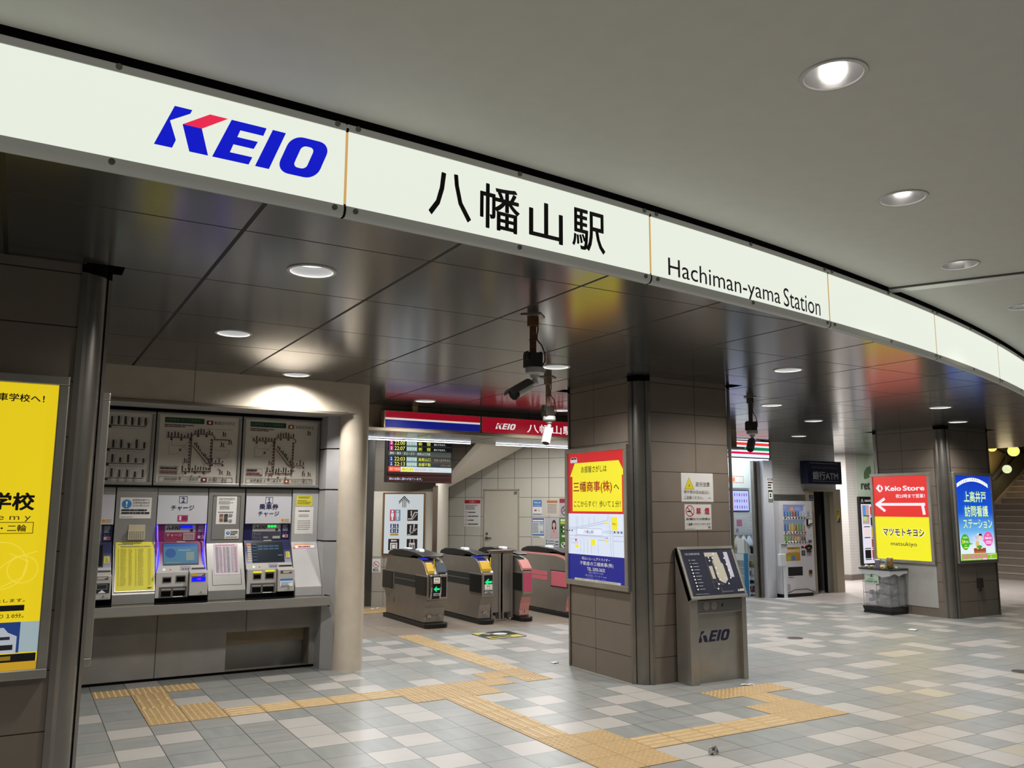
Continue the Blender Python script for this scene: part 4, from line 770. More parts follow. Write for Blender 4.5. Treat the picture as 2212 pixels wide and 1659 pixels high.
# ================================================================ ticket gates
gst = M('gate_steel', 'A09A92', .34, .75, var=.05, vs=4); gfr = M('gate_front_steel', 'BEAE9F', .33, .7); gdk = M('gate_dark_panel', '0A0C0E', .3); gbd = M('gate_band', '20262A', .3)
pinkm = M('gate_pink', 'C4606C', .4); pinkl = M('gate_pink_light', 'CF8A84', .4); chromem = M('bright_metal', 'C8C6C2', .15, 1.)
garrow = E('14E88C', 1.0)
def gate(x0, x1, y0, y1, kind, label, nums):
    t = thing('ticket_gate', label, 'ticket gate', ((x0+x1)/2, (y0+y1)/2, 0), 'ticket gates in a row')
    S = lambda a: y0+a
    E_ = y1-y0
    pr = [(S(.10), .07), (S(.10), .15), (S(.07), .27), (S(.02), .37), (S(0), .395), (S(0), .735), (S(.03), .755), (S(.12), .875), (S(.2), .925), (S(.34), .945), (S(E_-.34), .945), (S(E_-.18), .90), (S(E_-.10), .73), (S(E_-.06), .72), (S(E_-.06), .42), (S(E_-.12), .38), (S(E_-.16), .28), (S(E_-.17), .07)]
    B().prism(pr, 'x', x0, x1, gst).obj('body', t, bevel=.006)
    b = B(); b.prism([(x0-.02, y0+.02), (x0+.03, y0-.03), (x1-.03, y0-.03), (x1+.02, y0+.02), (x1+.02, y1-.1), (x0-.02, y1-.1)], 'z', 0, .065, black); b.obj('plinth', t, bevel=.008)
    hood = [(S(.16), .962), (S(.13), .985), (S(.45), 1.03), (S(.95), 1.055), (S(1.25), 1.045), (S(E_-.24), 1.005), (S(E_-.20), .955), (S(E_-.34), .95), (S(.62), .95), (S(.5), .985)]
    hx = (x0, x1)
    B().prism(hood, 'x', x0-.004, x1+.004, gdk).obj('hood', t, bevel=.012)
    for a in ((.62, E_-.62) if x1-x0 > .25 else (.75,)):
        b = B(); b.prism([(S(a-.10), 1.02), (S(a-.07), 1.068), (S(a+.07), 1.068), (S(a+.10), 1.02)], 'x', (x0+x1)/2-.04, (x0+x1)/2+.04, whitep); b.obj('sensor_lamp', t, bevel=.01)
    fr = FW(x0); band, sq = (gbd, gdk) if kind != 'P' else (pinkm, pinkm)
    if kind == 'P':
        b = B()
        for z0, z1 in ((.60, .665), (.525, .59)): b.box(-(y1-.55), z0, .0, -(y0+.62), z1, .004, pinkm, fr)
        b.obj('side_band', t); b = B(); b.prism([(S(.14), .885), (S(.2), .935), (S(.34), .953), (S(E_-.2), .953), (S(E_-.2), .925), (S(.4), .92), (S(.22), .9)], 'x', x0-.003, x1+.003, pinkl); b.obj('top_edge', t)
        b = B(); b.box(-(y0+.52), .44, 0, -(y0+.05), .70, .01, gdk, fr); b.box(-(y0+.50), .455, .01, -(y0+.05), .685, .016, pinkm, fr); b.obj('side_panel', t, bevel=.006)
    else:
        b = B(); b.box(-(y1-.50), .53, 0, -(y0+.40), .705, .003, band, fr); b.box(-(y1-.50), .618, .003, -(y0+.40), .628, .006, gst, fr); b.obj('side_band', t)
        for nm, a, q, out in (('side_panel', -(y0+.38), -(y0-.02), .02), ('side_panel', -(y1-.02), -(y1-.46), .02)):
            b = B(); b.box(a, .43, 0, q, .72, out*.5, gst, fr); b.box(a+.02, .445, out*.5, q-.015, .705, out, sq, fr); b.obj(nm, t, bevel=.012)
        b = B(); art(b, fr, [('r', -(y0+1.02), .845, -(y0+.985), .875, chromem), ('r', -(y0+1.0), .81, -(y0+.96), .835, C('8A8680')), ('r', -(y0+1.42), .33, -(y0+1.41), .37, black), ('r', -(y0+1.22), .25, -(y0+1.18), .31, C('6C665E'))], .001); b.obj('lock', t)
    # lanes: each lane has its slot head and its front
    cols = [(x0, (x0+x1)/2-.004, nums[0]), ((x0+x1)/2+.004, x1, nums[1])] if len(nums) == 2 else [(x0, x1, nums[0])]
    sl = F((0, S(.03), .757), (1, 0, 0), V((0, .09, .118)))
    for i, (a, q, nm) in enumerate(cols):
        fk = FX(S(0)); w_ = q-a
        if kind == 'L' and i == 0 or kind in 'FR' and len(cols) == 1 or kind == 'R' and i == 1:
            b = B(); b.prism([(S(.01), .745), (S(.015), .79), (S(.1), .90), (S(.15), .90), (S(.13), .76)], 'x', a+.008, q-.035, M('gate_yellow', 'D0A82C', .4)); ys = b.obj('card_slot', t, bevel=.008)
            b = B(); art(b, sl, [('r', a+.04, .06, q-.075, .085, C('8A6E18')), ('r', a+.045, .015, q-.07, .04, C('6E5A18'))], .012); b.obj('slot_mouth', ys)
            b = B(); b.box(q-.03, S(.05), .76, q-.018, S(.065), .95, M('gate_yellow', 'D0A82C', .4)); b.obj('yellow_post', t)
            b = B(); b.prism([(S(.15), .905), (S(.30), .948), (S(.34), .95), (S(.19), .905)], 'x', a+.015, q-.02, E('3038C8', .9)); b.obj('touch_panel', t)
            b = B(); b.box(a+.015, S(.345), .946, q-.02, S(.37), .956, whitep); b.obj('touch_rim', t)
            z0, z1 = .40, .74
            if len(cols) == 2:      # rounded shield standing proud of the body
                n = 6; prf = [(S(.02), z1)] + [(S(-.06-.03*math.cos(math.pi*(k/n-.5))), Q(z1-.01, z0+.01, k/n)) for k in range(n+1)] + [(S(.02), z0)]
                B().prism(prf, 'x', a+.045, q+.01, gdk).obj('front_shield', t, bevel=.01)
                for xx in (a+.02, q+.008): B().prism([(y-.004, z) for y, z in prf], 'x', xx, xx+.022, chromem).obj('shield_rim', t, bevel=.006)
                fk = FX(S(-.094)); a2, q2 = a+.05, q+.005
            else:
                b = B(); b.box(a+.008, .41, 0, q-.008, .725, .01, gfr, fk); b.obj('front_frame', t, bevel=.005); b = B(); b.box(a+.03, .425, .01, q-.025, .70, .014, black, fk); b.obj('front_display', t); fk = FX(S(-.014)); a2, q2 = a+.03, q-.025
            b = B(); l = B(); cx = (a2+q2)/2; h_ = (q2-a2)/2*.85
            zz = .60 if len(cols) == 1 else .545
            art(b, fk, [('p', [(cx-h_, zz), (cx-.1*h_, zz+.8*h_), (cx+.1*h_, zz+.8*h_), (cx+.1*h_, zz+.62*h_), (cx-.25*h_, zz+.27*h_), (cx+h_, zz+.27*h_), (cx+h_, zz-.27*h_), (cx-.25*h_, zz-.27*h_), (cx+.1*h_, zz-.62*h_), (cx+.1*h_, zz-.8*h_), (cx-.1*h_, zz-.8*h_)], garrow)], .003); b.obj('arrow_light', t)
            b = B(); sz = .485 if len(cols) == 1 else .62
            art(b, fk, [('r', a2+.006, sz, q2-.006, sz+.085, whitep), ('p', [(cx-.025, sz+.035), (cx, sz+.055), (cx-.025, sz+.075)], C('C89820')), ('p', [(cx+.025, sz+.035), (cx, sz+.055), (cx+.025, sz+.075)], C('C89820')), ('x', a2+.012, sz+.006, q2-.012, sz+.022, 1, C('B04040'))], .002); b.obj('sticker', t)
            b = B(); kz = .435 if len(cols) == 1 else .455; b.box(a2+.006, kz, .001, q2-.006, kz+.035, .003, C('B4B4B8'), fk); lp = b.obj('logo_plate', t); b = B(); logo(b, fk, cx-.038, kz+.008, .019, navy, navy, .005, red=False); b.obj('lettering', lp)
        elif kind == 'P' or kind == 'Q':
            b = B(); b.box(a+.008, .41, 0, q-.008, .725, .01, gfr, fk); b.box(a+.018, .43, .01, q-.018, .71, .014, M('gate_pink_front', 'C85070', .4), fk); b.obj('front_panel', t, bevel=.004)  # plain pink paint inside the steel frame
            b = B(); b.prism([(S(-.004), .75), (S(-.004), .78), (S(.12), .90), (S(.15), .90), (S(.13), .75)], 'x', a+.004, q-.004, pinkl); b.obj('slope_cover', t, bevel=.006)
            b = B(); b.prism([(S(.092), .09), (S(.092), .15), (S(.06), .265), (S(.022), .35), (S(.05), .36), (S(.11), .2), (S(.11), .09)], 'x', a+.006, q-.006, pinkl); b.obj('lower_front', t)
        else:
            b = B(); b.box(a+.006, .41, 0, q-.006, .73, .01, gfr, fk); b.box(a+.02, .425, .01, q-.02, .705, .014, black, fk); b.obj('front_frame', t, bevel=.004)
            b = B(); b.prism([(S(.0), .755), (S(.0), .775), (S(.1), .89), (S(.13), .89), (S(.13), .755)], 'x', a+.01, q-.01, M('gate_smoked', '4A525C', .25)); b.obj('slope_cover', t)
        fb_ = FX(S(.092)); b = B(); l = B(); cx = (a+q)/2
        art(b, fb_, [('e', cx, .155, (.028, .024), M('number_plate', 'B8AEA4', .45, .2))], .009); art(l, fb_, [('t', nm, cx, .138, None, .034, ink, 'c', .03)], .010)
        np_ = b.obj('number_plate', t); l.obj('lettering', np_)
    return t
gate(4.35, 4.665, 3.74, 5.42, 'L', 'double steel ticket gate with curved black shield, nearest the round column', ['1', '2'])
gate(5.225, 5.42, 3.74, 5.38, 'F', 'single ticket gate with green arrow above a yellow and black sticker', ['2'])
gate(5.915, 6.085, 3.74, 5.38, 'Q', 'ticket gate with pink front beside the closed steel panels', ['3'])
gate(6.76, 7.0, 3.74, 5.40, 'P', 'ticket gate with pink side bands, half hidden by the centre pillar', ['4'])
gate(3.02, 3.335, 3.74, 5.42, 'R', 'ticket gate mostly hidden behind the round column', ['0', '1'][1:]*2)
t = thing('barrier_panel', 'closed narrow steel barrier panel, left one of the pair between gates', 'barrier', (5.58, 4.05, 0), 'steel barrier panels')
def barrier(x0, x1, t):
    b = B(); b.box(x0, 4.0, .12, x1, 4.09, .985, gst); b.box(x0, 3.99, .02, x0+.03, 4.10, .985, gst); b.box(x1-.035, 3.985, .02, x1, 4.10, .985, gst); b.obj('panel', t, bevel=.006)
    b = B(); b.loft([[(x0+.02, 4.0, .985), (x1-.02, 4.0, .985), (x1-.02, 4.09, .985), (x0+.02, 4.09, .985)], [(x0-.015, 3.95, 1.04), (x1+.012, 3.95, 1.04), (x1+.012, 4.12, 1.04), (x0-.015, 4.12, 1.04)]], gfr); b.obj('cap', t)
    b = B()
    for x in (x0+.05, x1-.05): b.ball((x, 3.99, .02), .02, chromem, 10)
    b.obj('foot', t, 60)
barrier(5.52, 5.685, t)
t = thing('barrier_panel', 'closed wider steel barrier panel, right one of the pair between gates', 'barrier', (5.8, 4.05, 0), 'steel barrier panels'); barrier(5.716, 5.896, t)
# ================================================================ gate hall
hallt = lambda n, c, px_, ox: tile_mat(n, c, '4A463E', [('X', px_, ox, .005), ('Z', .4125, .245, .008)], .45, 0, .4, .04, 2)
bw_ = hallt('hall_tile_back', 'C0BBAF', .4*.5593, 8.2-.73*.5593)
D = V((.5593, -.829, 0)); W0 = V((8.2, 8.7, 0)); WP = lambda s, z=0, o=0: W0 + D*s + V((-.829, -.5593, 0))*o + V((0, 0, z))
FBK = F(W0, D)
b = B()
for s0, s1, z0, z1 in ((-2.6, -.27, 0, 3.05), (-.27, .57, 2.06, 3.05), (.57, 2.6, 0, 3.05)): b.face([WP(s0, z0), WP(s1, z0), WP(s1, z1), WP(s0, z1)], bw_)
b.obj('wall_hall_back', kind='structure')
dm = M('door_paint', 'BCB6A8', .5, var=.02)
b = B(); b.box(-.255, .01, -.04, .555, 2.045, -.012, dm, FBK); d_ = b.obj('door_1', kind='structure')
b = B()
for q in ((-.285, 0, -.255, 2.075), (.555, 0, .585, 2.075), (-.285, 2.045, .585, 2.075)): b.box(q[0], q[1], -.05, q[2], q[3], .01, M('door_frame_paint', '9A927F', .45), FBK)
b.obj('door_frame', d_, bevel=.004)
b = B(); b.cyl(FBK.P(-.19, 1.03, -.012), FBK.P(-.19, 1.03, .03), .03, steel_d, 16); b.cyl(FBK.P(-.19, 1.03, .03), FBK.P(-.07, 1.03, .035), .012, steel_d, 10); b.cyl(FBK.P(-.19, 1.12, -.012), FBK.P(-.19, 1.12, .005), .026, steel_d, 16); b.obj('door_handle', d_, 40)
b = B(); b.box(.47, 1.97, -.012, .52, 2.02, .02, steel_d, FBK); b.obj('closer', d_)
W2 = V((4.62, 6.67, 0)); FL2 = F(W2, (.863, -.504, 0))
gl_t = hallt('hall_tile_left', '9A9488', .43*.863, 4.62+.66*.863); beige2 = M('beige_upper', 'C2BBAC', .5, var=.03)
b = B(); q = [(0, 0), (1.1, 0), (1.1, .84), (0, .84)]; b.face([FL2.P(*p) for p in q], gl_t); b.face([FL2.P(*p) for p in ((0, .84), (1.1, .84), (1.1, 1.95), (0, 1.95))], beige2); b.face([FL2.P(*p) for p in ((0, 1.95), (1.1, 1.95), (1.1, 3.02), (0, 3.02))], hallt('hall_tile_upper', '6A6256', .52*.863, 4.62+.56*.863))
b.face([FL2.P(1.1, 0), FL2.P(1.1, 0, -3), FL2.P(1.1, 3.02, -3), FL2.P(1.1, 3.02)], beige2)
b.face([FL2.P(0, 0), FL2.P(0, 0, -2), FL2.P(0, 3.02, -2), FL2.P(0, 3.02)], beige2)
b.obj('wall_hall_left', kind='structure')
b = B(); b.box(2.5, 1.6, 0, 2.56, 7.6, 3.02, cream); b.box(2.5, 7.6, 0, 4.7, 7.66, 3.02, cream); b.obj('wall_hall_side', kind='structure')
b = B(); b.box(9.62, 4.6, 0, 9.68, 8, 3.02, beige2); b.obj('wall_hall_right', kind='structure')
b = B(); b.face([FL2.P(1.0, 0, -2.9), WP(-2.6), WP(-2.6, 3.02), FL2.P(1.0, 3.02, -2.9)], beige2); b.obj('wall_hall_end', kind='structure')
b = B(); b.box(-.08, 0, -.03, .03, 3.0, .03, M('post_dark_steel', '5A5856', .3, .8), FL2); b.obj('trim_3', kind='structure')
b = B(); b.box(1.06, 0, -.03, 1.14, 2.05, .04, M('post_steel', '8E7C72', .3, .9), FL2); b.obj('trim_4', kind='structure')
# staircase underside
b = B(); T, A_, B_ = V((7.02, 9.0, 2.0)), V((7.27, 7.6, 2.93)), V((8.54, 7.9, 3.0))
up = V((0, 0, .16)); b.mesh([T, A_, B_, T+up, A_+up, B_+up], [(0, 1, 2), (3, 5, 4), (0, 3, 4, 1), (1, 4, 5, 2), (2, 5, 3, 0)], M('soffit_white', 'D2CCC0', .5)); b.obj('ceiling_stair_soffit', kind='structure')
b = B(); b.face([(2.5, 8, 3.0), (9.7, 8, 3.0), (9.7, 11.5, 3.0), (2.5, 11.5, 3.0)], cm); b.obj('ceiling_hall', kind='structure')
# bulkhead over the gates
b = B(); b.box(2.5, 2.97, 2.67, 9.65, 4.25, 3.0, M('bulkhead_paint', '8B8070', .55, var=.04)); b.face([(2.5, 2.97, 2.668), (9.65, 2.97, 2.668), (9.65, 4.25, 2.668), (2.5, 4.25, 2.668)], cm); b.obj('ceiling_bulkhead', kind='structure')
b = B(); b.box(2.5, 2.80, 2.652, 9.65, 2.975, 2.69, M('sign_rail', 'A89C8A', .3, .5)); b.obj('trim_5', kind='structure')
for x0, x1, lab in ((3.59, 5.25, 'long white tube light, left one, hiding the top of the departure screen'), (5.70, 7.1, 'long white tube light right of the first, behind the red sign')):
    t = thing('tube_light', lab, 'tube light', ((x0+x1)/2, 4.2, 2.63), 'tube lights over the gates')
    b = B(); b.box(x0-.005, 4.185, 2.6605, x1+.005, 4.215, 2.668, M('fitting_grey', '8E8C88', .4)); b.obj('fitting', t)
    b = B(); b.cyl((x0, 4.2, 2.656), (x1, 4.2, 2.656), .0095, E('F4F8FF', 4.), 14); b.obj('tube', t, 50); area(t, (Q(x0, x1, .5), 4.2, 2.628), x1-x0, .04, 30*HALL_W, (.95, .98, 1))
for x, y in ((4.2, 5.6), (6.2, 6.6), (8.0, 6.4), (5.2, 8.2)):  # unseen lights added to brighten the gate hall
    t = thing('ceiling_light', 'added unseen ceiling light inside the gate hall', 'ceiling light', (x, y, 3.0), 'added unseen lights in the gate hall ceiling')
    b = B(); b.box(x-.2, y-.2, 2.99, x+.2, y+.2, 3.0, whitep); b.obj('frame', t); area(t, (x, y, 2.985), .36, .36, 44*HALL_W, (.98, .99, 1))
# hanging signs
ST_, R_, Bl = M('sign_white_stripe', 'E8E2DC', .25, em=.75), E('B4142C', .55), E('1A2496', .55)
t = thing('hanging_sign', 'striped red white and blue sign above the left gate', 'sign', (3.96, 2.85, 2.70))
fr = FX(2.80); b = B(); b.box(3.27, 2.80, 2.695, 4.675, 2.92, 2.915, M('sign_case', 'B8A894', .3, .5)); b.obj('case', t)
b = B(); art(b, fr, [('r', 3.285, 2.70, 4.665, 2.91, ST_), ('r', 3.285, 2.825, 4.665, 2.91, R_), ('r', 3.285, 2.70, 4.665, 2.80, Bl)], .001); b.obj('print', t)
t = thing('hanging_sign', 'red sign with white logo letters and station kanji above the gates', 'sign', (6.0, 2.85, 2.70))
b = B(); b.box(4.69, 2.80, 2.695, 7.3, 2.92, 2.915, MATS['sign_case']); b.obj('case', t); b = B(); b.box(4.70, 2.70, 0, 7.29, 2.91, .001, R_, fr); fc = b.obj('face', t)
b = B(); logo(b, fr, 4.905, 2.755, .082, E('E8DCDC', .85), E('C07080', .8), .003); text(b, fr, '八幡山駅', 5.42, 2.73, .80, .125, E('F2E4E4', .95), .003, .015); b.obj('lettering', fc)
t = thing('sign_bracket', 'small bracket and dark rods holding the signs under the ceiling', 'bracket', (3.7, 2.86, 2.915))
b = B(); b.box(3.68, 2.83, 2.915, 3.75, 2.89, 3.0, M('bracket_tan', '9C8464', .5)); b.obj('bracket', t); b = B()
for x in (4.1, 5.5): b.cyl((x, 2.86, 2.915), (x, 2.86, 3.0), .006, black, 8)
b.obj('rod', t)
# departure screen
t = thing('departure_screen', 'hanging departure screen with yellow train times', 'departure screen', (5.15, 5.9, 2.2))
b = B(); b.box(4.545, 5.87, 2.205, 5.76, 5.97, 2.885, black); b.obj('case', t, bevel=.008)
b = B(); b.box(5.1, 5.9, 2.88, 5.2, 5.96, 3.0, black); b.obj('hanger', t)
fr = FX(5.87); x0, x1, z0, z1 = 4.575, 5.74, 2.225, 2.865; X = lambda u: x0+u*(x1-x0); Z_ = lambda v: z1-v*(z1-z0)
b = B(); b.box(x0, z0, 0, x1, z1, .002, E('0C0C0E', .8), fr); sc_ = b.obj('screen', t); p, l = B(), B()
ye, cy, gw = E('E0E06C', 1), E('8CB0B0', .75), E('DCE8E4', 1)
it = [('r', X(0), Z_(.1), X(1), Z_(.0), E('4A4E48', .6)), ('r', X(0), Z_(.515), X(1), Z_(.395), E('4A504A', .7))]
for v, pl_, col, tm_, dst in ((.115, '2', 'A02868', '22:00', '新　宿'), (.255, '2', 'A02868', '22:07', '新　宿'), (.53, '1', '1E3468', '22:03', '高尾山口'), (.665, '1', '1E3468', '22:13', '高幡不動')):
    it += [('r', X(.01), Z_(v+.12), X(.075), Z_(v+.01), E(col, 1)), ('t', pl_, X(.043), Z_(v+.1), None, .05, gw, 'c', .02), ('t', tm_, X(.09), Z_(v+.11), .19, .062, ye, 'l', .01), ('r', X(.275), Z_(v+.125), X(.445), Z_(v+.005), cy), ('t', '各駅停車', X(.28), Z_(v+.11), .185, .056, gw),
           ('t', dst, X(.465), Z_(v+.11), .225, .058, E('C8D444', 1), 'l', .02), ('r', X(0), Z_(v+.137), X(1), Z_(v+.13), E('70706C', .6))]
it += [('t', '換えできます。', X(.71), Z_(.215), .22, .036, gw), ('t', '換えできます。', X(.71), Z_(.355), .22, .036, gw), ('t', '調布・橋本・京王八王子・高尾山口方面', X(.015), Z_(.485), .74, .045, E('B8D0C4', 1), 'l', .01), ('t', '京王八王子行きに', X(.715), Z_(.63), .31, .036, E('C0A468', .9)), ('t', 'つつじヶ丘で', X(.82), Z_(.765), .2, .032, E('B49C50', .9)),
       ('r', X(0), Z_(.93), X(1), Z_(.80), E('CFE0E4', .9)), ('r', X(0), Z_(.93), X(.185), Z_(.80), E('E0482C', 1)), ('t', '運行情報', X(.015), Z_(.905), .19, .052, E('F0B8A8', 1), 'l', .01), ('r', X(.195), Z_(.92), X(.39), Z_(.815), E('E4E870', 1)), ('t', '遅れています', X(.21), Z_(.895), .2, .036, C('404020')), ('t', '都営三田線　全線', X(.41), Z_(.895), .33, .036, E('D8A0A8', .9)),
       ('r', X(0), Z_(1.0), X(1), Z_(.93), E('6E2C20', .7)), ('r', X(.006), Z_(.995), X(.99), Z_(.94), E('3A1812', .7))]
for k in range(len(it)):
    if it[k][0] == 'r' and it[k][2] == Z_(1.0): it[k] = ('r', X(0), Z_(1.0)-.0, X(1), Z_(.93), E('6E2C20', .7))
art(p, fr, it, .0025, l); p.obj('print', sc_); l.obj('lettering', sc_)
b = B(); b.box(4.545, 2.09, 0, 5.76, 2.205, .10-.0, black, F((0, 5.97, 0))); lo_ = b.obj('case_foot', t, bevel=.006)
p, l = B(), B(); art(p, fr, [('r', X(0), 2.105, X(1), 2.20, E('7A3022', .75)), ('r', X(.008), 2.113, X(.992), 2.192, E('34160F', .7))], .001); art(p, fr, [('t', '線は全線に遅れが出ています。', X(.02), 2.13, .60, .045, E('C8CCE8', 1), 'l', .01)], .003); p.obj('ticker', lo_)
# guide sign
t = thing('guide_sign', 'white guide sign with arrow and six pictogram squares in a brass frame', 'guide sign', FL2.P(.56, .89))
b = B(); b.box(.19, .86, .0, .93, 1.93, .03, M('brass_frame', '8C6C48', .35, .8), FL2); b.obj('frame', t); b = B(); b.box(.225, .89, .03, .90, 1.905, .034, M('guide_face', 'D6DEE0', .3, em=.72), FL2); gf = b.obj('face', t)
X = lambda u: .225+.675*u; Z_ = lambda v: 1.905-1.015*v; dkb = C('2A1418'); p = B(); wl = whitep
it = [('l', [(X(.5), Z_(.22)), (X(.5), Z_(.07))], .012, dkb), ('l', [(X(.46), Z_(.22)), (X(.46), Z_(.1))], .01, dkb), ('l', [(X(.54), Z_(.22)), (X(.54), Z_(.1))], .01, dkb), ('l', [(X(.37), Z_(.13)), (X(.5), Z_(.04)), (X(.63), Z_(.13))], .016, dkb), ('l', [(X(.37), Z_(.16)), (X(.5), Z_(.07)), (X(.63), Z_(.16))], .01, dkb)]
def sq(u, v, w_, h_, m): return ('r', X(u), Z_(v+h_), X(u+w_), Z_(v), m)
it += [sq(.14, .265, .135, .19, C('C04868')), sq(.275, .265, .135, .19, C('7CA0C8'))]
for u in (.205, .34): it += [('c', X(u), Z_(.295), .018, wl), ('r', X(u-.035), Z_(.385), X(u+.035), Z_(.32), wl), ('r', X(u-.02), Z_(.44), X(u+.02), Z_(.38), wl)]
it += [('p', [(X(.14+.04), Z_(.39)), (X(.23), Z_(.39)), (X(.205), Z_(.32))], wl)]
it += [sq(.59, .265, .27, .185, dkb), ('l', [(X(.62), Z_(.42)), (X(.69), Z_(.42)), (X(.78), Z_(.31)), (X(.84), Z_(.31))], .022, wl), ('c', X(.69), Z_(.295), .014, wl), ('l', [(X(.69), Z_(.31)), (X(.69), Z_(.36))], .022, wl), ('l', [(X(.72), Z_(.43)), (X(.83), Z_(.34))], .012, wl)]
it += [sq(.16, .505, .1, .07, C('24307C')), sq(.27, .505, .1, .07, C('24307C')), sq(.16, .585, .1, .07, C('24307C')), sq(.27, .585, .1, .07, C('24307C')), sq(.16, .665, .21, .035, C('C8A040'))]
for u in (.21, .32):
    for v in (.52, .60): it += [('c', X(u), Z_(v), .011, wl), ('r', X(u-.02), Z_(v+.045), X(u+.02), Z_(v+.015), wl)]
it += [sq(.59, .505, .27, .19, dkb), ('l', [(X(.62), Z_(.68)), (X(.68), Z_(.68)), (X(.68), Z_(.65)), (X(.74), Z_(.65)), (X(.74), Z_(.62)), (X(.80), Z_(.62)), (X(.80), Z_(.59)), (X(.84), Z_(.59))], .014, wl), ('c', X(.68), Z_(.54), .014, wl), ('l', [(X(.68), Z_(.56)), (X(.67), Z_(.63))], .022, wl), ('c', X(.77), Z_(.525), .014, wl), ('l', [(X(.77), Z_(.54)), (X(.76), Z_(.6))], .022, wl)]
it += [sq(.12, .755, .28, .19, dkb), ('r', X(.17), Z_(.935), X(.35), Z_(.82), wl), ('f', X(.2), Z_(.925), X(.32), Z_(.84), .01, dkb), ('c', X(.21), Z_(.785), .016, wl), ('r', X(.21), Z_(.795), X(.33), Z_(.775), wl)]
it += [sq(.59, .755, .27, .19, dkb), ('r', X(.65), Z_(.935), X(.80), Z_(.82), wl), ('l', [(X(.68), Z_(.77)), (X(.68), Z_(.81))], .012, wl), ('l', [(X(.77), Z_(.81)), (X(.77), Z_(.77))], .012, wl)] + [('r', X(.67+.045*k), Z_(.925), X(.695+.045*k), Z_(.85), dkb) for k in range(3)]
art(p, FL2, it, .0346); p.obj('print', gf)
ns = [('o', .1, .70, .055, .009, redp), ('l', [(.062, .738), (.138, .662)], .008, redp), ('r', .07, .694, .115, .703, ink), ('r', .05, .60, .075, .62, ink), ('x', .05, .58, .15, .64, 2, grey1)]
sheet('notice', FL2, .025, .57, .175, .80, paper, ns, 'small no smoking notice low beside the guide sign', 'notice')
# notices on the back wall
sheet('notice', FBK, -.75, 1.27, -.35, 1.845, paper, [('r', -.745, 1.765, -.355, 1.84, redp), ('t', 'お願い', -.63, 1.777, .17, .05, C('D8A0A8'), 'l', .02), ('x', -.73, 1.63, -.38, 1.74, 4, grey1), ] + [q for k in range(4) for q in (('o', -.70, 1.575-.085*k, .026, .006, redp), ('x', -.65, 1.56-.085*k, -.45+.05*(k % 2), 1.59-.085*k, 1, ink, .6))], 'white request notice with red heading left of the grey door', 'notice')
sheet('poster', FBK, .90, 1.54, 1.11, 1.845, paper, [('r', .905, 1.70, 1.105, 1.84, C('2C6CB0')), ('t', 'Wi-Fi', .93, 1.765, .15, .045, whitep, 'l', .02), ('x', .93, 1.715, 1.08, 1.745, 2, C('A8C4E0')), ('r', .94, 1.61, .99, 1.64, redp), ('c', 1.045, 1.62, .018, C('A0AAA8')), ('r', .905, 1.543, 1.105, 1.555, C('2C5C98'))], 'small blue and white wireless poster right of the grey door', 'poster')
sheet('poster', FBK, 1.22, 1.53, 1.475, 1.835, M('cream_paper', 'C8BEB0', .6), [('r', 1.225, 1.78, 1.465, 1.83, C('B06A34')), ('x', 1.24, 1.56, 1.45, 1.765, 7, grey1, .4)], 'cream notice with an orange heading on the back wall', 'notice')
sheet('poster', FBK, 1.51, 1.48, 1.80, 1.87, C('A8A4A8'), [('r', 1.51, 1.78, 1.80, 1.87, C('8A1E30')), ('o', 1.65, 1.62, .105, .02, C('7A2438')), ('l', [(1.58, 1.69), (1.72, 1.55)], .018, C('7A2438')), ('r', 1.58, 1.61, 1.68, 1.625, ink)], 'grey no smoking poster cut off by the centre pillar', 'poster')
sheet('poster', FBK, .875, 1.05, 1.17, 1.47, paper, [('r', .885, 1.10, 1.16, 1.465, C('3A68A4')), ('r', .895, 1.13, 1.15, 1.385, C('C4C8CC')), ('x', .90, 1.395, 1.145, 1.43, 1, whitep, .8), ('x', .90, 1.435, 1.145, 1.46, 1, C('9C4860')), ('x', .905, 1.15, 1.03, 1.37, 8, grey1, .4), ('r', 1.06, 1.33, 1.14, 1.375, C('98AAA8')), ('r', 1.05, 1.24, 1.14, 1.29, C('D0D4D4')), ('r', 1.07, 1.15, 1.14, 1.2, C('7C98A8')), ('x', .89, 1.06, 1.12, 1.085, 2, grey1)], 'blue framed information poster on the back wall', 'poster')
sheet('poster', FBK, 1.19, .72, 1.495, 1.475, M('poster_grey', 'AFB0B2', .4), [('e', 1.385, 1.345, (.047, .085), C('2A1C1C')), ('p', [(1.338, 1.35), (1.432, 1.35), (1.435, 1.235), (1.335, 1.235)], C('2A1C1C')), ('e', 1.385, 1.32, (.033, .055), C('C8A294')), ('r', 1.37, 1.225, 1.40, 1.275, C('C09A8C')), ('p', [(1.335, 1.06), (1.325, 1.16), (1.35, 1.225), (1.42, 1.225), (1.45, 1.16), (1.44, 1.06)], C('C4A0A0')), ('p', [(1.36, 1.225), (1.41, 1.225), (1.385, 1.13)], C('B87C78')), ('l', [(1.335, 1.17), (1.325, 1.06)], .03, C('C09C9C')), ('l', [(1.44, 1.17), (1.452, 1.06)], .03, C('C09C9C')),
  ('r', 1.19, .72, 1.495, 1.045, C('B8BCC0')), ('x', 1.25, .82, 1.40, 1.02, 4, grey1, .4)] + [('r', 1.205, .98-.06*k, 1.235, 1.02-.06*k, C('3A6890')) for k in range(4)] + [('x', 1.41, .84, 1.485, 1.01, 3, C('44506C'), .4)], 'poster of a dark haired woman in pale pink on the back wall', 'poster')
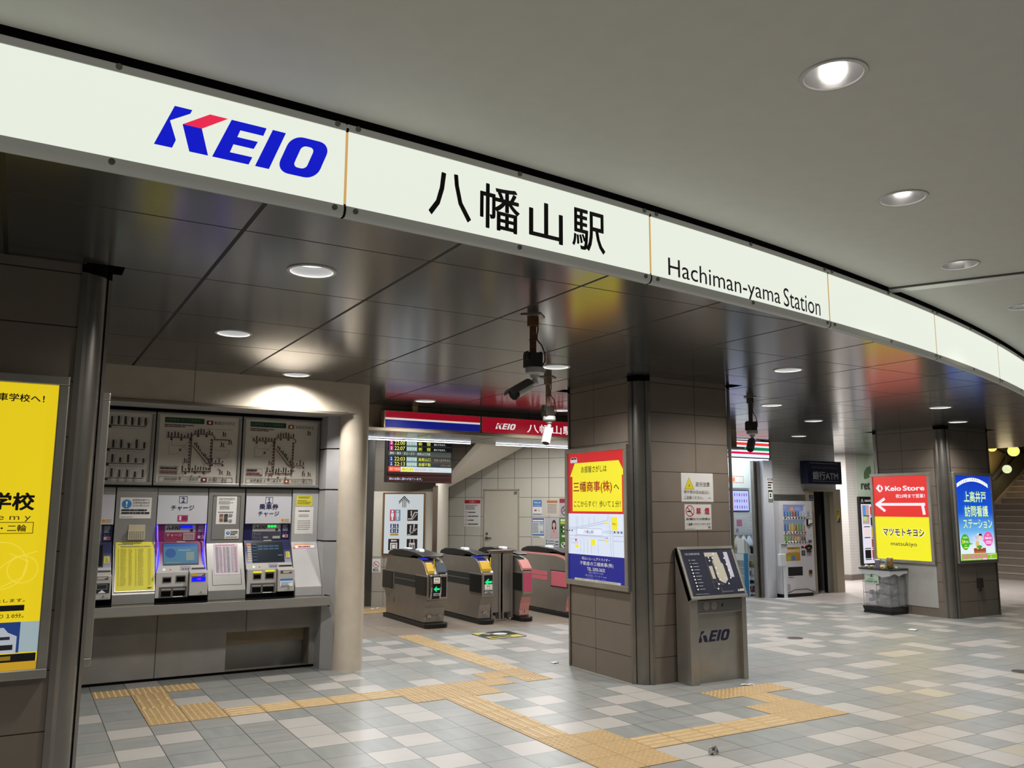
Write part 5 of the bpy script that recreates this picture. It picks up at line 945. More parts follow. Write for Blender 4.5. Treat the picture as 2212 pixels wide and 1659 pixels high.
sheet('poster', FBK, 1.505, .80, 1.80, 1.475, C('3C6A28'), [('r', 1.53, 1.40, 1.68, 1.45, C('C8D8B0')), ('r', 1.53, 1.35, 1.7, 1.39, C('C0C040')), ('c', 1.56, 1.28, .03, ink), ('c', 1.57, 1.20, .03, ink), ('c', 1.6, 1.28, .018, whitep), ('c', 1.6, 1.2, .018, whitep), ('r', 1.56, 1.08, 1.7, 1.12, C('D0D8C8')), ('e', 1.6, .92, (.06, .06), C('D0D0C8')), ('c', 1.58, .94, .02, ink), ('c', 1.62, .90, .02, ink)], 'green poster with black and white spots cut off by the pillar', 'poster')
b = B()
for k in range(2): b.box(3.6+.33*k*0, 5.72+.33*k, 0, 5.0, 6.02+.33*k, .004, tac)
b.obj('tactile_paving', label='yellow paving strip inside the gates behind the round column', cat='tactile paving', group='yellow guide paving in the floor')
# ================================================================ ceiling cameras
rust = M('rusty_pole', '6A4426', .55, .3, var=.3, vs=25); clampm = M('clamp_dark', '2E2A26', .5, .3); camw = M('camera_white', 'A2A2A0', .35); cablem = M('cable_red', '5A1A14', .45); wood = M('pole_tan', '7A6248', .55, var=.15, vs=20)
def camera(x, y, zs, yaw, tilt, label, pole, shell, k=1.):
    t = thing('surveillance_camera', label, 'camera', (x, y, 3.0), 'cameras hanging from the dark ceiling')
    z1, z2 = zs
    b = B(); c_, s_ = .10, .10; b.prism([(x-c_, y), (x, y-s_), (x+c_, y), (x, y+s_)], 'z', 2.992, 3.0, M('plate_zinc', '8C8A86', .4, .7)); b.obj('ceiling_plate', t)
    b = B(); b.box(x-.03, y-.03, 2.925, x+.03, y+.03, 2.992, pole); b.box(x-.018, y-.018, z1, x+.018, y+.018, 2.93, pole); b.obj('pole', t, bevel=.004)
    b = B(); b.box(x-.05, y-.05, z1-.10, x+.05, y+.05, z1, clampm); b.box(x-.056, y-.03, z1-.05, x-.05, y+.03, z1+.01, clampm); b.box(x+.03, y-.05, z1-.01, x+.045, y+.05, z1+.008, clampm); b.obj('clamp_box', t, bevel=.006)
    b = B(); b.lathe([(.001, z1-.10), (.062, z1-.10), (.066, z1-.11), (.066, z1-.138), (.055, z1-.145), (.034, z1-.15), (.03, z1-.17), (.001, z1-.17)], (x+.015, y, 0), shell, 28); b.obj('mount_disc', t, 40)
    ez = z1-.20; d = V((math.cos(yaw)*math.cos(tilt), math.sin(yaw)*math.cos(tilt), -math.sin(tilt))); p = V((x+.015, y, ez))
    b = B(); b.tube([(x+.015, y, z1-.165), (x+.015, y, z1-.185), p], .018, shell, 12); b.ball(p, .024, shell, 12); q = p + d*.06; b.cyl(p, q, .017, shell, 12); b.obj('arm', t, 50)
    b = B(); e = q + d*.155; b.cyl(q, q+d*.012, .028, shell, 24, .038); b.cyl(q+d*.012, e, .038, shell, 24); cb = b.obj('camera_body', t, 40)
    b = B(); b.cyl(e, e+d*.02, .040, black, 24); b.cyl(e+d*.02, e+d*.022, .03, M('lens_glass', '101418', .05), 20); b.obj('lens', cb, 40)
    sd = V((-math.sin(yaw), math.cos(yaw), 0)); upv = sd.cross(d)*-1 if sd.cross(d).z < 0 else sd.cross(d)
    hd = lambda a, r, o: q + d*o + sd*(r*math.cos(a)) + upv*(r*math.sin(a))
    b = B(); A2 = [math.pi*(.08+.84*i/10) for i in range(11)]; b.loft([[hd(a, .045, o) for a in A2] + [hd(a, .049, o) for a in A2[::-1]] for o in (.0, .215)], shell if k == 2 else M('hood_grey', '55534F', .4)); b.obj('sun_hood', t, 50)
    b = B(); b.tube([(x+.02, y-.01, 2.99), (x+.03, y-.02, 2.9), (x+.025, y-.01, 2.86), (x+.022, y-.02, Q(z1, 2.9, .55)), (x+.06, y-.02, Q(z1, 2.9, .35)), (x+.085, y-.02, z1+.0), (x+.085, y-.02, z1-.05), (x+.055, y-.01, z1-.105)], .005, cablem, 8); b.obj('cable', t, 50)
    b = B(); b.box(x-.022, y-.022, Q(z1, 2.9, .56), x+.03, y+.022, Q(z1, 2.9, .58), black); b.obj('cable_tie', t)
camera(2.28, -2.43, (2.735, 0), math.radians(195), math.radians(27), 'camera on a rusty pole, nearest one, left of the centre pillar', rust, M('camera_grey', 'BEBEBC', .35))
camera(3.87, -.15, (2.70, 0), math.radians(225), math.radians(48), 'white camera hanging in front of the red sign', wood, camw, 2)
camera(6.755, -.13, (2.70, 0), math.radians(215), math.radians(35), 'camera hanging right of the centre pillar in front of striped sign', M('pole_zinc', '4E4C4A', .45, .5), M('camera_grey', 'BEBEBC', .35))
# ================================================================ right side: shop front, cash machine room, vending machine
brick = tile_mat('white_brick', 'B6B5B2', '9C9B96', [('X', .215, .1, .006), ('Z', .065, .02, .006)], .4, 0, .4, .04, 3)
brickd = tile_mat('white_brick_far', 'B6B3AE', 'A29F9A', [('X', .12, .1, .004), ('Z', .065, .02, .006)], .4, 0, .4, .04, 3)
panelw = M('shop_panel_white', 'BEC1C6', .35, var=.02); basem = M('base_brown', '6A5F58', .5); shopw = M('shop_wall', 'C6CCCF', .5, var=.02)
b = B()
b.box(11.85, 4.5, 1.96, 13.10, 4.62, 3.0, brick); b.box(11.85, 4.50, 0, 13.10, 4.62, 1.96, panelw); b.box(13.10, 4.5, 2.08, 14.0, 4.62, 3.0, brick)
b.obj('wall_shop_front', kind='structure')
b = B(); b.box(12.02, 4.485, 1.85, 13.1, 4.5, 1.96, M('lintel_steel', '7E7C76', .35, .7)); b.obj('trim_6', kind='structure')
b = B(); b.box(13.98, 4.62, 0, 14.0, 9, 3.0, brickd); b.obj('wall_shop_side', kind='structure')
t = thing('door_jamb', 'white door post with bluish light beside the convenience shop opening', 'door post', (11.8, 4.4, 0))
b = B(); b.box(11.74, 4.36, 0, 11.99, 4.5, 2.62, M('post_pale', 'BCC0C8', .4)); b.obj('post', t, bevel=.005); b = B(); b.box(11.66, 4.44, 0, 11.73, 4.54, 2.6, steel_d); b.box(11.60, 4.48, 0, 11.64, 4.56, 2.6, steel_d); b.obj('door_track', t)
b = B(); b.box(9.9, 5.35, 0, 12.9, 5.4, 3.0, shopw); b.box(12.55, 4.62, 0, 12.6, 5.4, 3.0, shopw); b.box(9.85, 4.6, 0, 9.9, 5.4, 3.0, shopw); b.box(11.7, 5.33, 0, 12.5, 5.35, .12, ink); b.obj('wall_shop_inside', kind='structure')
t = thing('ceiling_light', 'bright strip light inside the convenience shop', 'ceiling light', (11.0, 4.95, 2.98)); b = B(); b.box(10.0, 4.85, 2.95, 12.4, 5.0, 2.99, E('F4F8FF', 3)); b.obj('tube', t); area(t, (11.2, 4.92, 2.93), 2.2, .15, 38*HALL_W, (.93, .97, 1))
t = thing('shop_sign', 'lit shop sign with orange, green and red stripes', 'illuminated sign', (11.0, 4.4, 2.64))
fr = FX(4.34); b = B(); b.box(9.9, 4.34, 2.635, 11.93, 4.5, 2.985, C('20183A')); b.obj('case', t, bevel=.006)
b = B(); ws = E('E8ECF8', 1.05); art(b, fr, [('r', 9.92, 2.655, 11.90, 2.965, ws), ('r', 9.92, 2.885, 11.90, 2.935, E('F0402C', 1)), ('r', 9.92, 2.79, 11.90, 2.85, E('128A5A', .95)), ('r', 9.92, 2.715, 11.90, 2.755, E('E01848', 1))], .001); b.obj('print', t)
b = B(); b.box(9.9, 4.36, 2.61, 11.9, 4.44, 2.635, E('DCE8FF', 2.)); b.obj('under_light', t)
fs_ = FX(5.35)
sheet('shop_screen', fs_, 11.72, 1.62, 12.33, 2.06, black, [('r', 11.74, 1.64, 12.31, 2.04, E('B4BCF8', 1.0))] + [('r', 11.77+.065*k, 1.68+.125*j, 11.80+.065*k, 1.74+.125*j, E(('7058A8', '6078D0', '9088C0', '4A66C4', 'C86A90')[(k+2*j) % 5], .9)) for k in range(8) for j in range(3)], 'lit bluish screen of small bottles inside the convenience shop', 'screen', .03)
t = sheet('shop_poster', fs_, 11.5, 2.10, 12.36, 2.75, M('frosted_white', 'C2CCC8', .3), [('f', 11.55, 2.2, 12.2, 2.34, .012, C('C86A48')), ('x', 11.6, 2.22, 12.1, 2.32, 1, C('C86A48'), .8)], 'frosted panel with an orange outlined box high inside the shop', 'panel', .02)
t = sheet('document_pocket', fs_, 11.85, 1.15, 12.42, 1.6, M('clear_plastic', 'B2B6B6', .2), [('x', 11.9, 1.2, 12.38, 1.55, 14, C('D2D4D4'), .4), ('r', 11.95, 1.32, 12.1, 1.46, C('A86A8A')), ('r', 11.92, 1.2, 12.0, 1.28, C('8A86A0'))], 'clear plastic pocket on the shop wall above the hanging bags', 'pocket', .03)
for k, (x, col, lab) in enumerate(((11.96, 'B8B4AC', 'greyish carrier bag hanging on the shop wall, left one'), (12.13, 'CDD6DC', 'white carrier bag hanging on the shop wall, middle one'), (12.29, 'C0D0DE', 'pale blue carrier bag hanging on the shop wall, right one'))):
    t = thing('carrier_bag', lab, 'bag', (x, 5.3, .85), 'carrier bags on the shop wall'); b = B(); g = lambda z, w, d: [(x-w, 5.34, z), (x+w, 5.34, z), (x+w*.9, 5.34-d, z), (x, 5.34-d*1.3, z), (x-w*.9, 5.34-d, z)]
    b.loft([g(.86, .05, .03), g(.90, .085, .06), g(1.0, .08, .06), g(1.08, .05, .03), g(1.13, .02, .02)], M('bag_'+col, col, .3)); b.obj('bag_body', t, 60)
    b = B(); b.tube([(x-.02, 5.32, 1.12), (x, 5.33, 1.17), (x+.02, 5.32, 1.12)], .006, MATS['bag_'+col]); b.obj('handle', t)
t = thing('display_rack', 'white slatted rack of small goods inside the shop opening', 'rack', (11.8, 4.95, 0)); rk = M('rack_white', 'C4C6C4', .45)
b = B()
for z in (.06, .22, .37, .53): b.box(11.66, 4.75, z, 12.03, 5.05, z+.015, rk)
b.box(11.6, 4.75, .68, 12.06, 5.05, .80, rk); b.obj('shelf', t); b = B()
for x in (11.655, 12.02):
    for y in (4.75, 5.035): b.box(x, y, 0, x+.015, y+.015, .7, rk)
b.obj('leg', t); b = B(); b.box(11.5, 4.70, 0, 11.6, 4.72, .82, C('2A6E9A')); b.obj('side_board', t)
for k, (x, z, w_, h_, col, lab) in enumerate(((11.70, .547, .05, .08, '8A2030', 'small dark red packet on the upper rack shelf'), (11.80, .547, .03, .11, 'C8B060', 'thin yellowish packet on the upper rack shelf'), (11.88, .547, .09, .05, 'B0A838', 'low yellow packet on the upper rack shelf'), (11.72, .387, .08, .09, '9A8A84', 'grey brown packet on the middle rack shelf'), (11.76, .237, .10, .06, '2A2A3A', 'dark packet on the lower rack shelf'), (11.90, .237, .09, .05, 'C8C4C4', 'pale packet on the lower rack shelf'), (11.85, .077, .22, .05, '8A4850', 'wide reddish bundle on the lowest rack shelf'))):
    b = B(); b.box(x-w_/2, 4.78, z, x+w_/2, 4.9, z+h_, C(col)); b.obj('packet', bevel=.008, label=lab, cat='packet', group='packets on the shop rack')
t = thing('card_terminal', 'black till printer on top of the white shop rack', 'printer', (11.93, 4.9, .8)); b = B(); b.box(11.84, 4.8, .802, 12.06, 5.0, .82, black); b.obj('base', t); b = B(); b.prism([(4.8, .82), (4.8, .90), (4.84, .95), (5.0, .95), (5.0, .82)], 'x', 11.86, 12.02, black); b.obj('body', t, bevel=.01)
t = thing('till_printer', 'white sloping machine at the left end of the shop rack', 'printer', (11.7, 4.9, .8)); b = B(); b.prism([(11.61, .802), (11.78, .802), (11.78, .88), (11.72, 1.02), (11.61, 1.10)], 'y', 4.8, 5.0, rk); b.obj('body', t, bevel=.012); b = B(); b.prism([(11.73, .985), (11.79, .86), (11.80, .865), (11.74, .99)], 'y', 4.82, 4.98, C('6A6E86')); b.obj('display', t)
fw_ = FX(4.36); sheet('notice', fw_, 11.835, 2.045, 11.985, 2.27, paper, [('r', 11.845, 2.225, 11.98, 2.262, ink), ('x', 11.86, 2.232, 11.965, 2.255, 1, whitep, .6), ('x', 11.845, 2.06, 11.975, 2.21, 3, ink, .5)], 'white notice with black heading bar on the shop door post', 'notice')
sheet('notice', fw_, 11.855, 1.80, 11.97, 2.035, C('1E3A28'), [('r', 11.865, 1.87, 11.96, 2.0, whitep), ('c', 11.912, 1.955, .022, ink), ('r', 11.89, 1.90, 11.935, 1.93, ink), ('x', 11.865, 1.81, 11.96, 1.86, 2, C('A8C0A8'))], 'dark green notice below the white one on the shop door post', 'notice')
# cash machine room
b = B(); jm = M('jamb_beige', 'A49A86', .4, .2)
b.box(13.04, 4.40, 0, 13.19, 4.62, 2.08, jm); b.box(13.78, 4.40, 0, 14.0, 4.62, 2.08, jm); b.box(13.19, 4.40, 2.03, 13.78, 4.62, 2.08, jm); b.obj('door_2', kind='structure')
b = B(); gr = M('booth_grey', '6E6E6E', .5); b.box(13.0, 6.2, 0, 13.98, 6.25, 2.4, gr); b.box(13.0, 4.62, 0, 13.04, 6.2, 2.4, gr); b.box(13.0, 4.62, 2.35, 13.98, 6.2, 2.4, gr); b.box(13.94, 4.62, 0, 13.97, 6.2, 2.35, gr); b.box(13.60, 4.50, 0, 13.78, 4.56, 2.03, M('folding_door', '86857F', .4, .4)); b.box(13.585, 4.49, 0, 13.60, 4.57, 2.03, black); b.obj('wall_booth', kind='structure')
t = thing('cash_machine', 'grey cash machine inside the narrow doorway right of the vending machine', 'cash machine', (13.45, 5.2, 0))
b = B(); b.prism([(4.95, 0), (4.95, .78), (5.05, .86), (5.25, .88), (5.3, 1.3), (5.6, 1.3), (5.6, 0)], 'x', 13.12, 13.72, M('atm_grey', 'A6A8AA', .4)); b.obj('body', t, bevel=.01)
f5 = FX(4.95); b = B(); art(b, f5, [('r', 13.55, .62, 13.66, .74, C('7A7C80')), ('r', 13.58, .64, 13.63, .70, ink), ('r', 13.52, .28, 13.66, .58, whitep), ('x', 13.535, .3, 13.65, .56, 8, grey1, .4)], .001); b.obj('print', t)
for k, (z0, z1, col, lab) in enumerate(((1.42, 1.75, 'A8B4C0', 'pale bluish notice on the wall inside the cash machine room'), (1.10, 1.41, 'A0A08A', 'framed notice with yellow band inside the cash machine room'), (.95, 1.09, 'A8A48C', 'small buff notice at the bottom inside the cash machine room'))):
    sheet('notice', FX(6.2), 13.62, z0, 13.88, z1, C(col), [('x', 13.64, z0+.03, 13.86, z1-.03, 4, grey1, .4)] + ([('r', 13.64, 1.24, 13.86, 1.33, C('B0A838')), ('c', 13.75, 1.17, .045, C('5A3A30'))] if k == 1 else []), lab, 'notice')
t = thing('bank_sign', 'dark navy bank sign with white lettering above the doorway', 'sign', (13.3, 4.3, 2.18)); fr = FX(4.20)
b = B(); b.box(12.80, 4.20, 2.175, 13.82, 4.38, 2.635, M('sign_navy', '0C1030', .3)); b.box(13.2, 4.40, 2.25, 13.3, 4.5, 2.55, black); b.obj('case', t, bevel=.006)
b = B(); lt = C('9AA0A8'); art(b, fr, [('r', 12.88, 2.585, 13.72, 2.592, lt), ('r', 12.95, 2.225, 13.74, 2.232, lt), ('t', '銀行ATM', 12.95, 2.26, .76, .17, C('A8ACB0'), 'l', .035), ('x', 12.94, 2.47, 13.66, 2.53, 1, C('2A3050'), .8)], .001); b.obj('lettering', t)
sheet('sign_plate', FX(4.40), 13.05, 1.845, 13.175, 1.955, C('161C40'), [('t', 'ATM', 13.075, 1.905, .077, .03, lt), ('x', 13.06, 1.86, 13.165, 1.885, 1, lt, .6)], 'tiny navy plate on the door post above the vending machine', 'sign plate')
sheet('sticker', FX(4.40), 13.85, 1.40, 13.95, 1.66, C('B8AA30'), [('r', 13.85, 1.40, 13.95, 1.53, C('2A3070')), ('p', [(13.85, 1.40), (13.95, 1.53), (13.85, 1.53)], C('C8B838')), ('x', 13.86, 1.56, 13.94, 1.65, 2, C('6A6220'))], 'yellow and blue sticker on the right door post of the cash room', 'sticker')
# vending machine
vw = M('vending_white', 'C4C3C8', .35); x0, x1, yf, yb = 11.995, 12.905, 4.22, 4.485
t = thing('vending_machine', 'white drinks vending machine beside the cash machine doorway', 'vending machine', (12.45, 4.35, 0)); fr = FX(yf)
b = B(); b.box(x0, yf+.05, .07, x1, yb, 1.83, vw)
for q in ((x0, .07, x1, .40), (x0, .57, x1, 1.01), (x0, 1.76, x1, 1.83), (x0, 1.01, 12.085, 1.76), (12.705, 1.01, x1, 1.76), (x0, .40, 12.155, .57), (12.57, .40, x1, .57)): b.box(q[0], yf, q[1], q[2], yf+.05, q[3], vw)
b.obj('body', t); b = B(); b.box(x0+.03, yf+.03, 0, x1-.03, yb, .07, black); b.obj('base', t)
b = B(); b.box(12.085, yf+.045, 1.01, 12.705, yf+.05, 1.76, C('24306C')); b.obj('window_back', t)
b = B(); art(b, F((0, yf+.045, 0)), [('r', 12.085, 1.545, 12.705, 1.76, E('2448A0', .55)), ('e', 12.38, 1.66, (.06, .06), E('C86A30', .6)), ('e', 12.55, 1.68, (.09, .04), E('4078C8', .6)), ('e', 12.18, 1.70, (.06, .03), E('3868B8', .6)), ('r', 12.085, 1.27, 12.705, 1.47, E('4A78A8', .35)), ('r', 12.085, 1.07, 12.705, 1.19, E('6A4434', .35))], .0005); b.obj('backdrop_print', t)
random.seed(11)
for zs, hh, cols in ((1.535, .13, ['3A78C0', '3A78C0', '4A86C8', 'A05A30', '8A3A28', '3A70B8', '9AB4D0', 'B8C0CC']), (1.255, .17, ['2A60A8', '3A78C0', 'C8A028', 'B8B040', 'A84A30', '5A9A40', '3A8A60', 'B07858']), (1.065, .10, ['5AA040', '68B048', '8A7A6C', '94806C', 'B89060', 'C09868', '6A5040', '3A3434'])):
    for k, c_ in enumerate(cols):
        cx = 12.125+.077*k; h_ = hh*random.uniform(.8, 1); b = B(); b.lathe([(.001, zs), (.024, zs), (.026, zs+.01), (.026, zs+h_*.72), (.012, zs+h_*.9), (.012, zs+h_), (.001, zs+h_)], (cx, yf+.018, 0), M('drink_'+c_, c_, .3, em=.35), 10); b.obj('drink', t, 50)  # bottles emit a little: the display lighting is put into their colour
for z in (1.475, 1.195, 1.012):
    b = B(); b.box(12.085, yf-.006, z, 12.70, yf+.045, z+.05, whitep); bs = b.obj('button_shelf', t); b = B()
    art(b, FX(yf-.006), [('r', 12.10+.077*k, z+.010, 12.145+.077*k, z+.028, ink) for k in range(8)] + [('r', 12.10+.077*k, z+.032, 12.16+.077*k, z+.046, C('3A3E6C')) for k in range(8)] + [('c', 12.2+.09*k, z+.038, .012, E('F8E0A8', 1)) for k in range(3)], .001); b.obj('button', bs)
b = B(); b.box(12.085, yf-.001, 1.01, 12.705, yf+.001, 1.76, M('window_glass', 'FFFFFF', .05, alpha=.12)); b.obj('window_glass', t)
p, l = B(), B()
art(p, fr, [('r', 12.11, .685, 12.51, .945, C('A8842C')), ('r', 12.11, .84, 12.51, .905, C('C8A868')), ('e', 12.19, .735, (.04, .045), C('8AA838')), ('e', 12.31, .735, (.05, .05), C('3A7CB0')), ('e', 12.43, .73, (.06, .04), C('B87838')), ('r', 12.55, .78, 12.65, .875, ink), ('r', 12.575, .80, 12.62, .86, C('6A6A6C')), ('r', 12.69, .765, 12.83, .865, C('A8A4B0')), ('r', 12.69, .835, 12.83, .865, C('3A2A50')), ('x', 12.70, .775, 12.82, .825, 3, grey1),
  ('r', 12.75, 1.02, 12.85, 1.075, C('5A5C62')), ('c', 12.82, 1.17, .008, ink), ('r', 12.11, .125, 12.19, .255, C('A09CA0')), ('x', 12.155, .365, 12.29, .385, 1, C('4A4A58'), .8), ('r', 12.735, 1.535, 12.83, 1.64, C('C0C0C6')), ('x', 12.75, 1.54, 12.81, 1.63, 3, C('6A6A78')), ('l', [(12.07, .085), (12.19, .10), (12.30, .14), (12.66, .14), (12.80, .095), (12.87, .085)], .012, ink)], .001)
art(l, fr, [('t', '健康サポート', 12.14, .848, .33, .05, C('E8D8D0'), 'l', .02), ('t', '水分補給で', 12.18, .912, .24, .025, C('4A3410'))], .003); po = p.obj('front_print', t); l.obj('lettering', po)
b = B(); b.prism([(12.725, 1.35), (12.77, 1.345), (12.80, 1.38), (12.86, 1.40), (12.86, 1.485), (12.725, 1.485)], 'y', yf-.03, yf, black); b.prism([(12.75, 1.37), (12.79, 1.40), (12.85, 1.41), (12.85, 1.475), (12.75, 1.475)], 'y', yf-.036, yf-.03, whitep); b.box(12.755, yf-.038, 1.455, 12.775, yf-.036, 1.47, E('20E860', 1)); b.box(12.80, yf-.038, 1.43, 12.82, yf-.036, 1.45, redp); b.obj('card_reader', t)
b = B(); b.box(12.55, yf-.004, .92, 12.67, yf, .96, ink); b.box(12.61, yf-.008, .935, 12.64, yf-.004, .96, E('F04838', 1)); b.prism([(12.66, .92), (12.70, .875), (12.78, .875), (12.825, .92), (12.825, .97), (12.76, .99), (12.68, .965)], 'y', yf-.03, yf, black); b.box(12.69, yf-.034, .91, 12.76, yf-.03, .93, C('C88028')); b.obj('coin_unit', t)
b = B(); b.box(12.155, yf+.01, .40, 12.57, yf+.05, .57, black); b.prism([(yf+.004, .42), (yf+.03, .55), (yf+.035, .55), (yf+.01, .42)], 'x', 12.17, 12.56, M('flap_dark', '22262A', .1)); b.obj('delivery_flap', t)
b = B(); b.box(12.73, yf-.012, .395, 12.82, yf, .50, C('6A4018')); b.box(12.74, yf-.014, .43, 12.81, yf-.011, .49, ink); b.box(12.735, yf-.016, .40, 12.815, yf-.01, .425, C('A87838')); b.obj('coin_return', t, bevel=.004)
# sanitiser stand
t = thing('sanitiser_stand', 'white hand sanitiser stand with a hanging box in front of the vending machine', 'stand', (11.93, 4.1, 0)); sw = M('stand_white', 'C8CCD2', .35)
b = B(); b.box(11.72, 3.98, 0, 12.08, 4.19, .012, sw); b.obj('base', t, bevel=.004); b = B(); b.box(11.90, 4.08, .012, 11.96, 4.11, .95, sw); b.obj('post', t)
b = B(); b.box(11.74, 4.02, .60, 11.90, 4.10, .84, sw); b.obj('dispenser_box', t, bevel=.02); b = B(); b.box(11.80, 4.05, .84, 11.96, 4.11, .97, sw); b.box(11.78, 4.04, .97, 11.97, 4.06, 1.03, paper); b.obj('head', t); b = B(); art(b, FX(4.04), [('x', 11.79, .975, 11.96, 1.025, 2, ink, .6)], .001); b.obj('print', t)
# far brick corner, green wall, directory
def pl_(a, q, z0, z1): return [(*a, z0), (*q, z0), (*q, z1), (*a, z1)]
b = B(); b.face(pl_((15.0, 8.5), (16.53, 6.21), .13, 3.6), brickd); b.face(pl_((16.53, 6.21), (17.0, 6.27), .13, 3.6), tile_mat('white_brick_lit', 'C4C1BC', 'A5A29D', [('X', .215, .1, .006), ('Z', .065, .02, .006)], .4, 0, .4, .03, 3))  # light on the corner put into the brick colour, right face paler
b.face(pl_((15.0, 8.5), (16.525, 6.2), 0, .13), basem); b.face(pl_((16.525, 6.2), (17.0, 6.26), 0, .13), basem); b.obj('wall_far', kind='structure')
b = B(); b.face(pl_((17.0, 6.27), (20.2, 6.5), .13, 3.6), M('pale_green', 'A9B8A6', .5)); b.face(pl_((17.0, 6.26), (20.2, 6.49), 0, .13), basem); b.obj('wall_green', kind='structure')
fg = F((17.0, 6.25, 0), (3.2, .23, 0))
t = thing('directory_board', 'tall lit shop directory with black frame behind the right pillar', 'directory', fg.P(.45, .35)); b = B(); b.box(-.06, .34, 0, .95, 1.98, .06, black, fg); b.obj('case', t)
b = B(); b.box(-.02, .38, .06, .91, 1.80, .062, E('D8D4E4', 1), fg); dsc = b.obj('screen', t); p = B(); cl = ['C8242C', 'C02A34', 'A04030', '1A8A6A', 'D8C428', '28A048', '141418', 'E8D4D4', 'E0DCE8', 'D8D0E0']
art(p, fg, [('r', .02, 1.32, .30, 1.78, E('C8A8A0', .8)), ('r', .04, 1.5, .16, 1.76, E('5A90D8', .9)), ('r', .04, 1.40, .2, 1.52, E('B8D08A', .9))] + [('r', .34+.29*i, .50+.26*j, .58+.29*i, .70+.26*j, E(cl[(i*3+j*2) % 7], .9)) for i in range(2) for j in range(5)] + [('r', .04, .50+.26*j, .28, .70+.26*j, E(cl[(6, 8, 7, 9)[j]], .95)) for j in range(3)] + [('r', .04+.29*i, .465+.26*j, .28+.29*i, .485+.26*j, ink) for i in range(3) for j in range(5)], .063); p.obj('print', dsc)
b = B(); text(b, fg, 'CENTER', .14, 1.855, .34, .05, whitep, .062, .02); art(b, fg, [('l', [(.0, 1.84), (.04, 1.92), (.08, 1.84)], .012, whitep)], .062); b.obj('lettering', t)
t = thing('wall_lettering', 'green leaf emblem with dark lettering on the pale green wall', 'emblem', fg.P(.4, 2.1)); b = B(); art(b, fg, [('p', [(.28, 2.42), (.30, 2.58), (.42, 2.70), (.56, 2.74), (.58, 2.6), (.5, 2.46), (.36, 2.42)], C('4C6A44')), ('t', 'reta', .14, 2.16, .5, .18, C('2A3A2C'), 'l', .03)], .004); b.obj('emblem', t)
sheet('notice', fg, .10, .02+.12, .42, .34, paper, [('c', .16+.14*i, .19+.1*j, .03, C('B08A8A')) for i in range(2) for j in range(2)], 'small white notice of four symbols under the lit directory', 'notice')
# ================================================================ stairs at the far right
stm = M('stair_stone', '75685E', .6, var=.08, vs=6); nos = M('stair_nosing', '958A7E', .5)
b = B(); n_ = 17
for k in range(n_): b.box(20.2+.29*k, -2, 0, 20.2+.29*(k+1)+.02, 6.42, .168*(k+1)-.03, stm); b.box(20.185+.29*k, -2, .168*(k+1)-.03, 20.2+.29*(k+1)+.02, 6.42, .168*(k+1), nos)
b.box(20.2+.29*n_, -2, 0, 30, 6.42, .168*n_, stm); b.obj('floor_stairs', kind='structure')
t = thing('stair_balustrade', 'glass balustrade with dark rails along the left of the stairs', 'balustrade', (22.5, 6.46, 0))
b = B(); b.prism([(20.4, .05), (20.4, .30), (25.3, 3.15), (25.3, 2.8)], 'y', 6.42, 6.50, nos); b.obj('stringer', t); b = B(); b.prism([(20.6, .5), (20.6, 1.3), (25.2, 3.9), (25.2, 3.15)], 'y', 6.45, 6.46, M('rail_glass', '5A5A54', .08, alpha=.35)); b.obj('glass', t)
b = B(); b.tube([(21.0, 6.47, 1.05), (24.3, 6.47, 3.2)], .035, ink); b.tube([(21.8, 6.40, 1.5), (24.1, 6.40, 3.5)], .03, ink); b.tube([(23.05, 6.44, 3.48), (24.3, 6.44, 3.2)], .03, ink); b.tube([(24.1, 6.44, 3.5), (26.5, 6.44, 2.95)], .03, ink); b.obj('rail', t)
b = B(); wm = M('warm_wall', '8A7A52', .6); b.face(pl_((20.2, 6.5), (29, 6.6), 0, 5.2), wm); b.face(pl_((27.6, 6.6), (27.6, -4), 2, 5.2), wm); b.obj('wall_stair_hall', kind='structure')
b = B(); b.face([(17.6, -3, 4.4), (30, -3, 4.4), (30, 9, 4.4), (17.6, 9, 4.4)], M('warm_ceiling', '6A6040', .6)); b.face([(17.6, -3, 3.0), (17.6, 9, 3.0), (17.6, 9, 4.4), (17.6, -3, 4.4)], wm); b.box(23.0, -3, 3.55, 23.3, 9, 3.9, M('beam_green', '2E3428', .6)); b.obj('ceiling_stair_hall', kind='structure')
for (x, y, z), r, col, k, lab in (((22.9, 6.28, 3.42), .125, 'FFD060', 1.5, 'yellow paper globe lamp cut off by the right pillar'), ((23.2, 5.86, 3.30), .15, 'FFD468', 1.6, 'yellow paper globe lamp behind the dark rails'), ((23.2, 5.3, 3.06), .155, 'FFC850', 1.4, 'yellow paper globe lamp at the right picture edge'), ((23.29, 6.13, 2.81), .12, 'DDE8B8', 1.0, 'greenish white globe lamp lowest of the four')):
    t = thing('globe_lamp', lab, 'globe lamp', (x, y, z), 'paper globe lamps over the stairs'); b = B(); b.ball((x, y, z), r, E(col, k), 18); b.obj('shade', t, 60); b = B(); b.cyl((x, y, z+r*.9), (x, y, 4.4), .008, black, 6); b.obj('cord', t)
    l = bpy.data.lights.new('lamp_light', 'POINT'); l.energy = 3; l.color = (1, .8, .45); l.shadow_soft_size = .2; o = bpy.data.objects.new('lamp_light', l); COL.objects.link(o); o.parent = t; o.location = (0, 0, -r-.12)
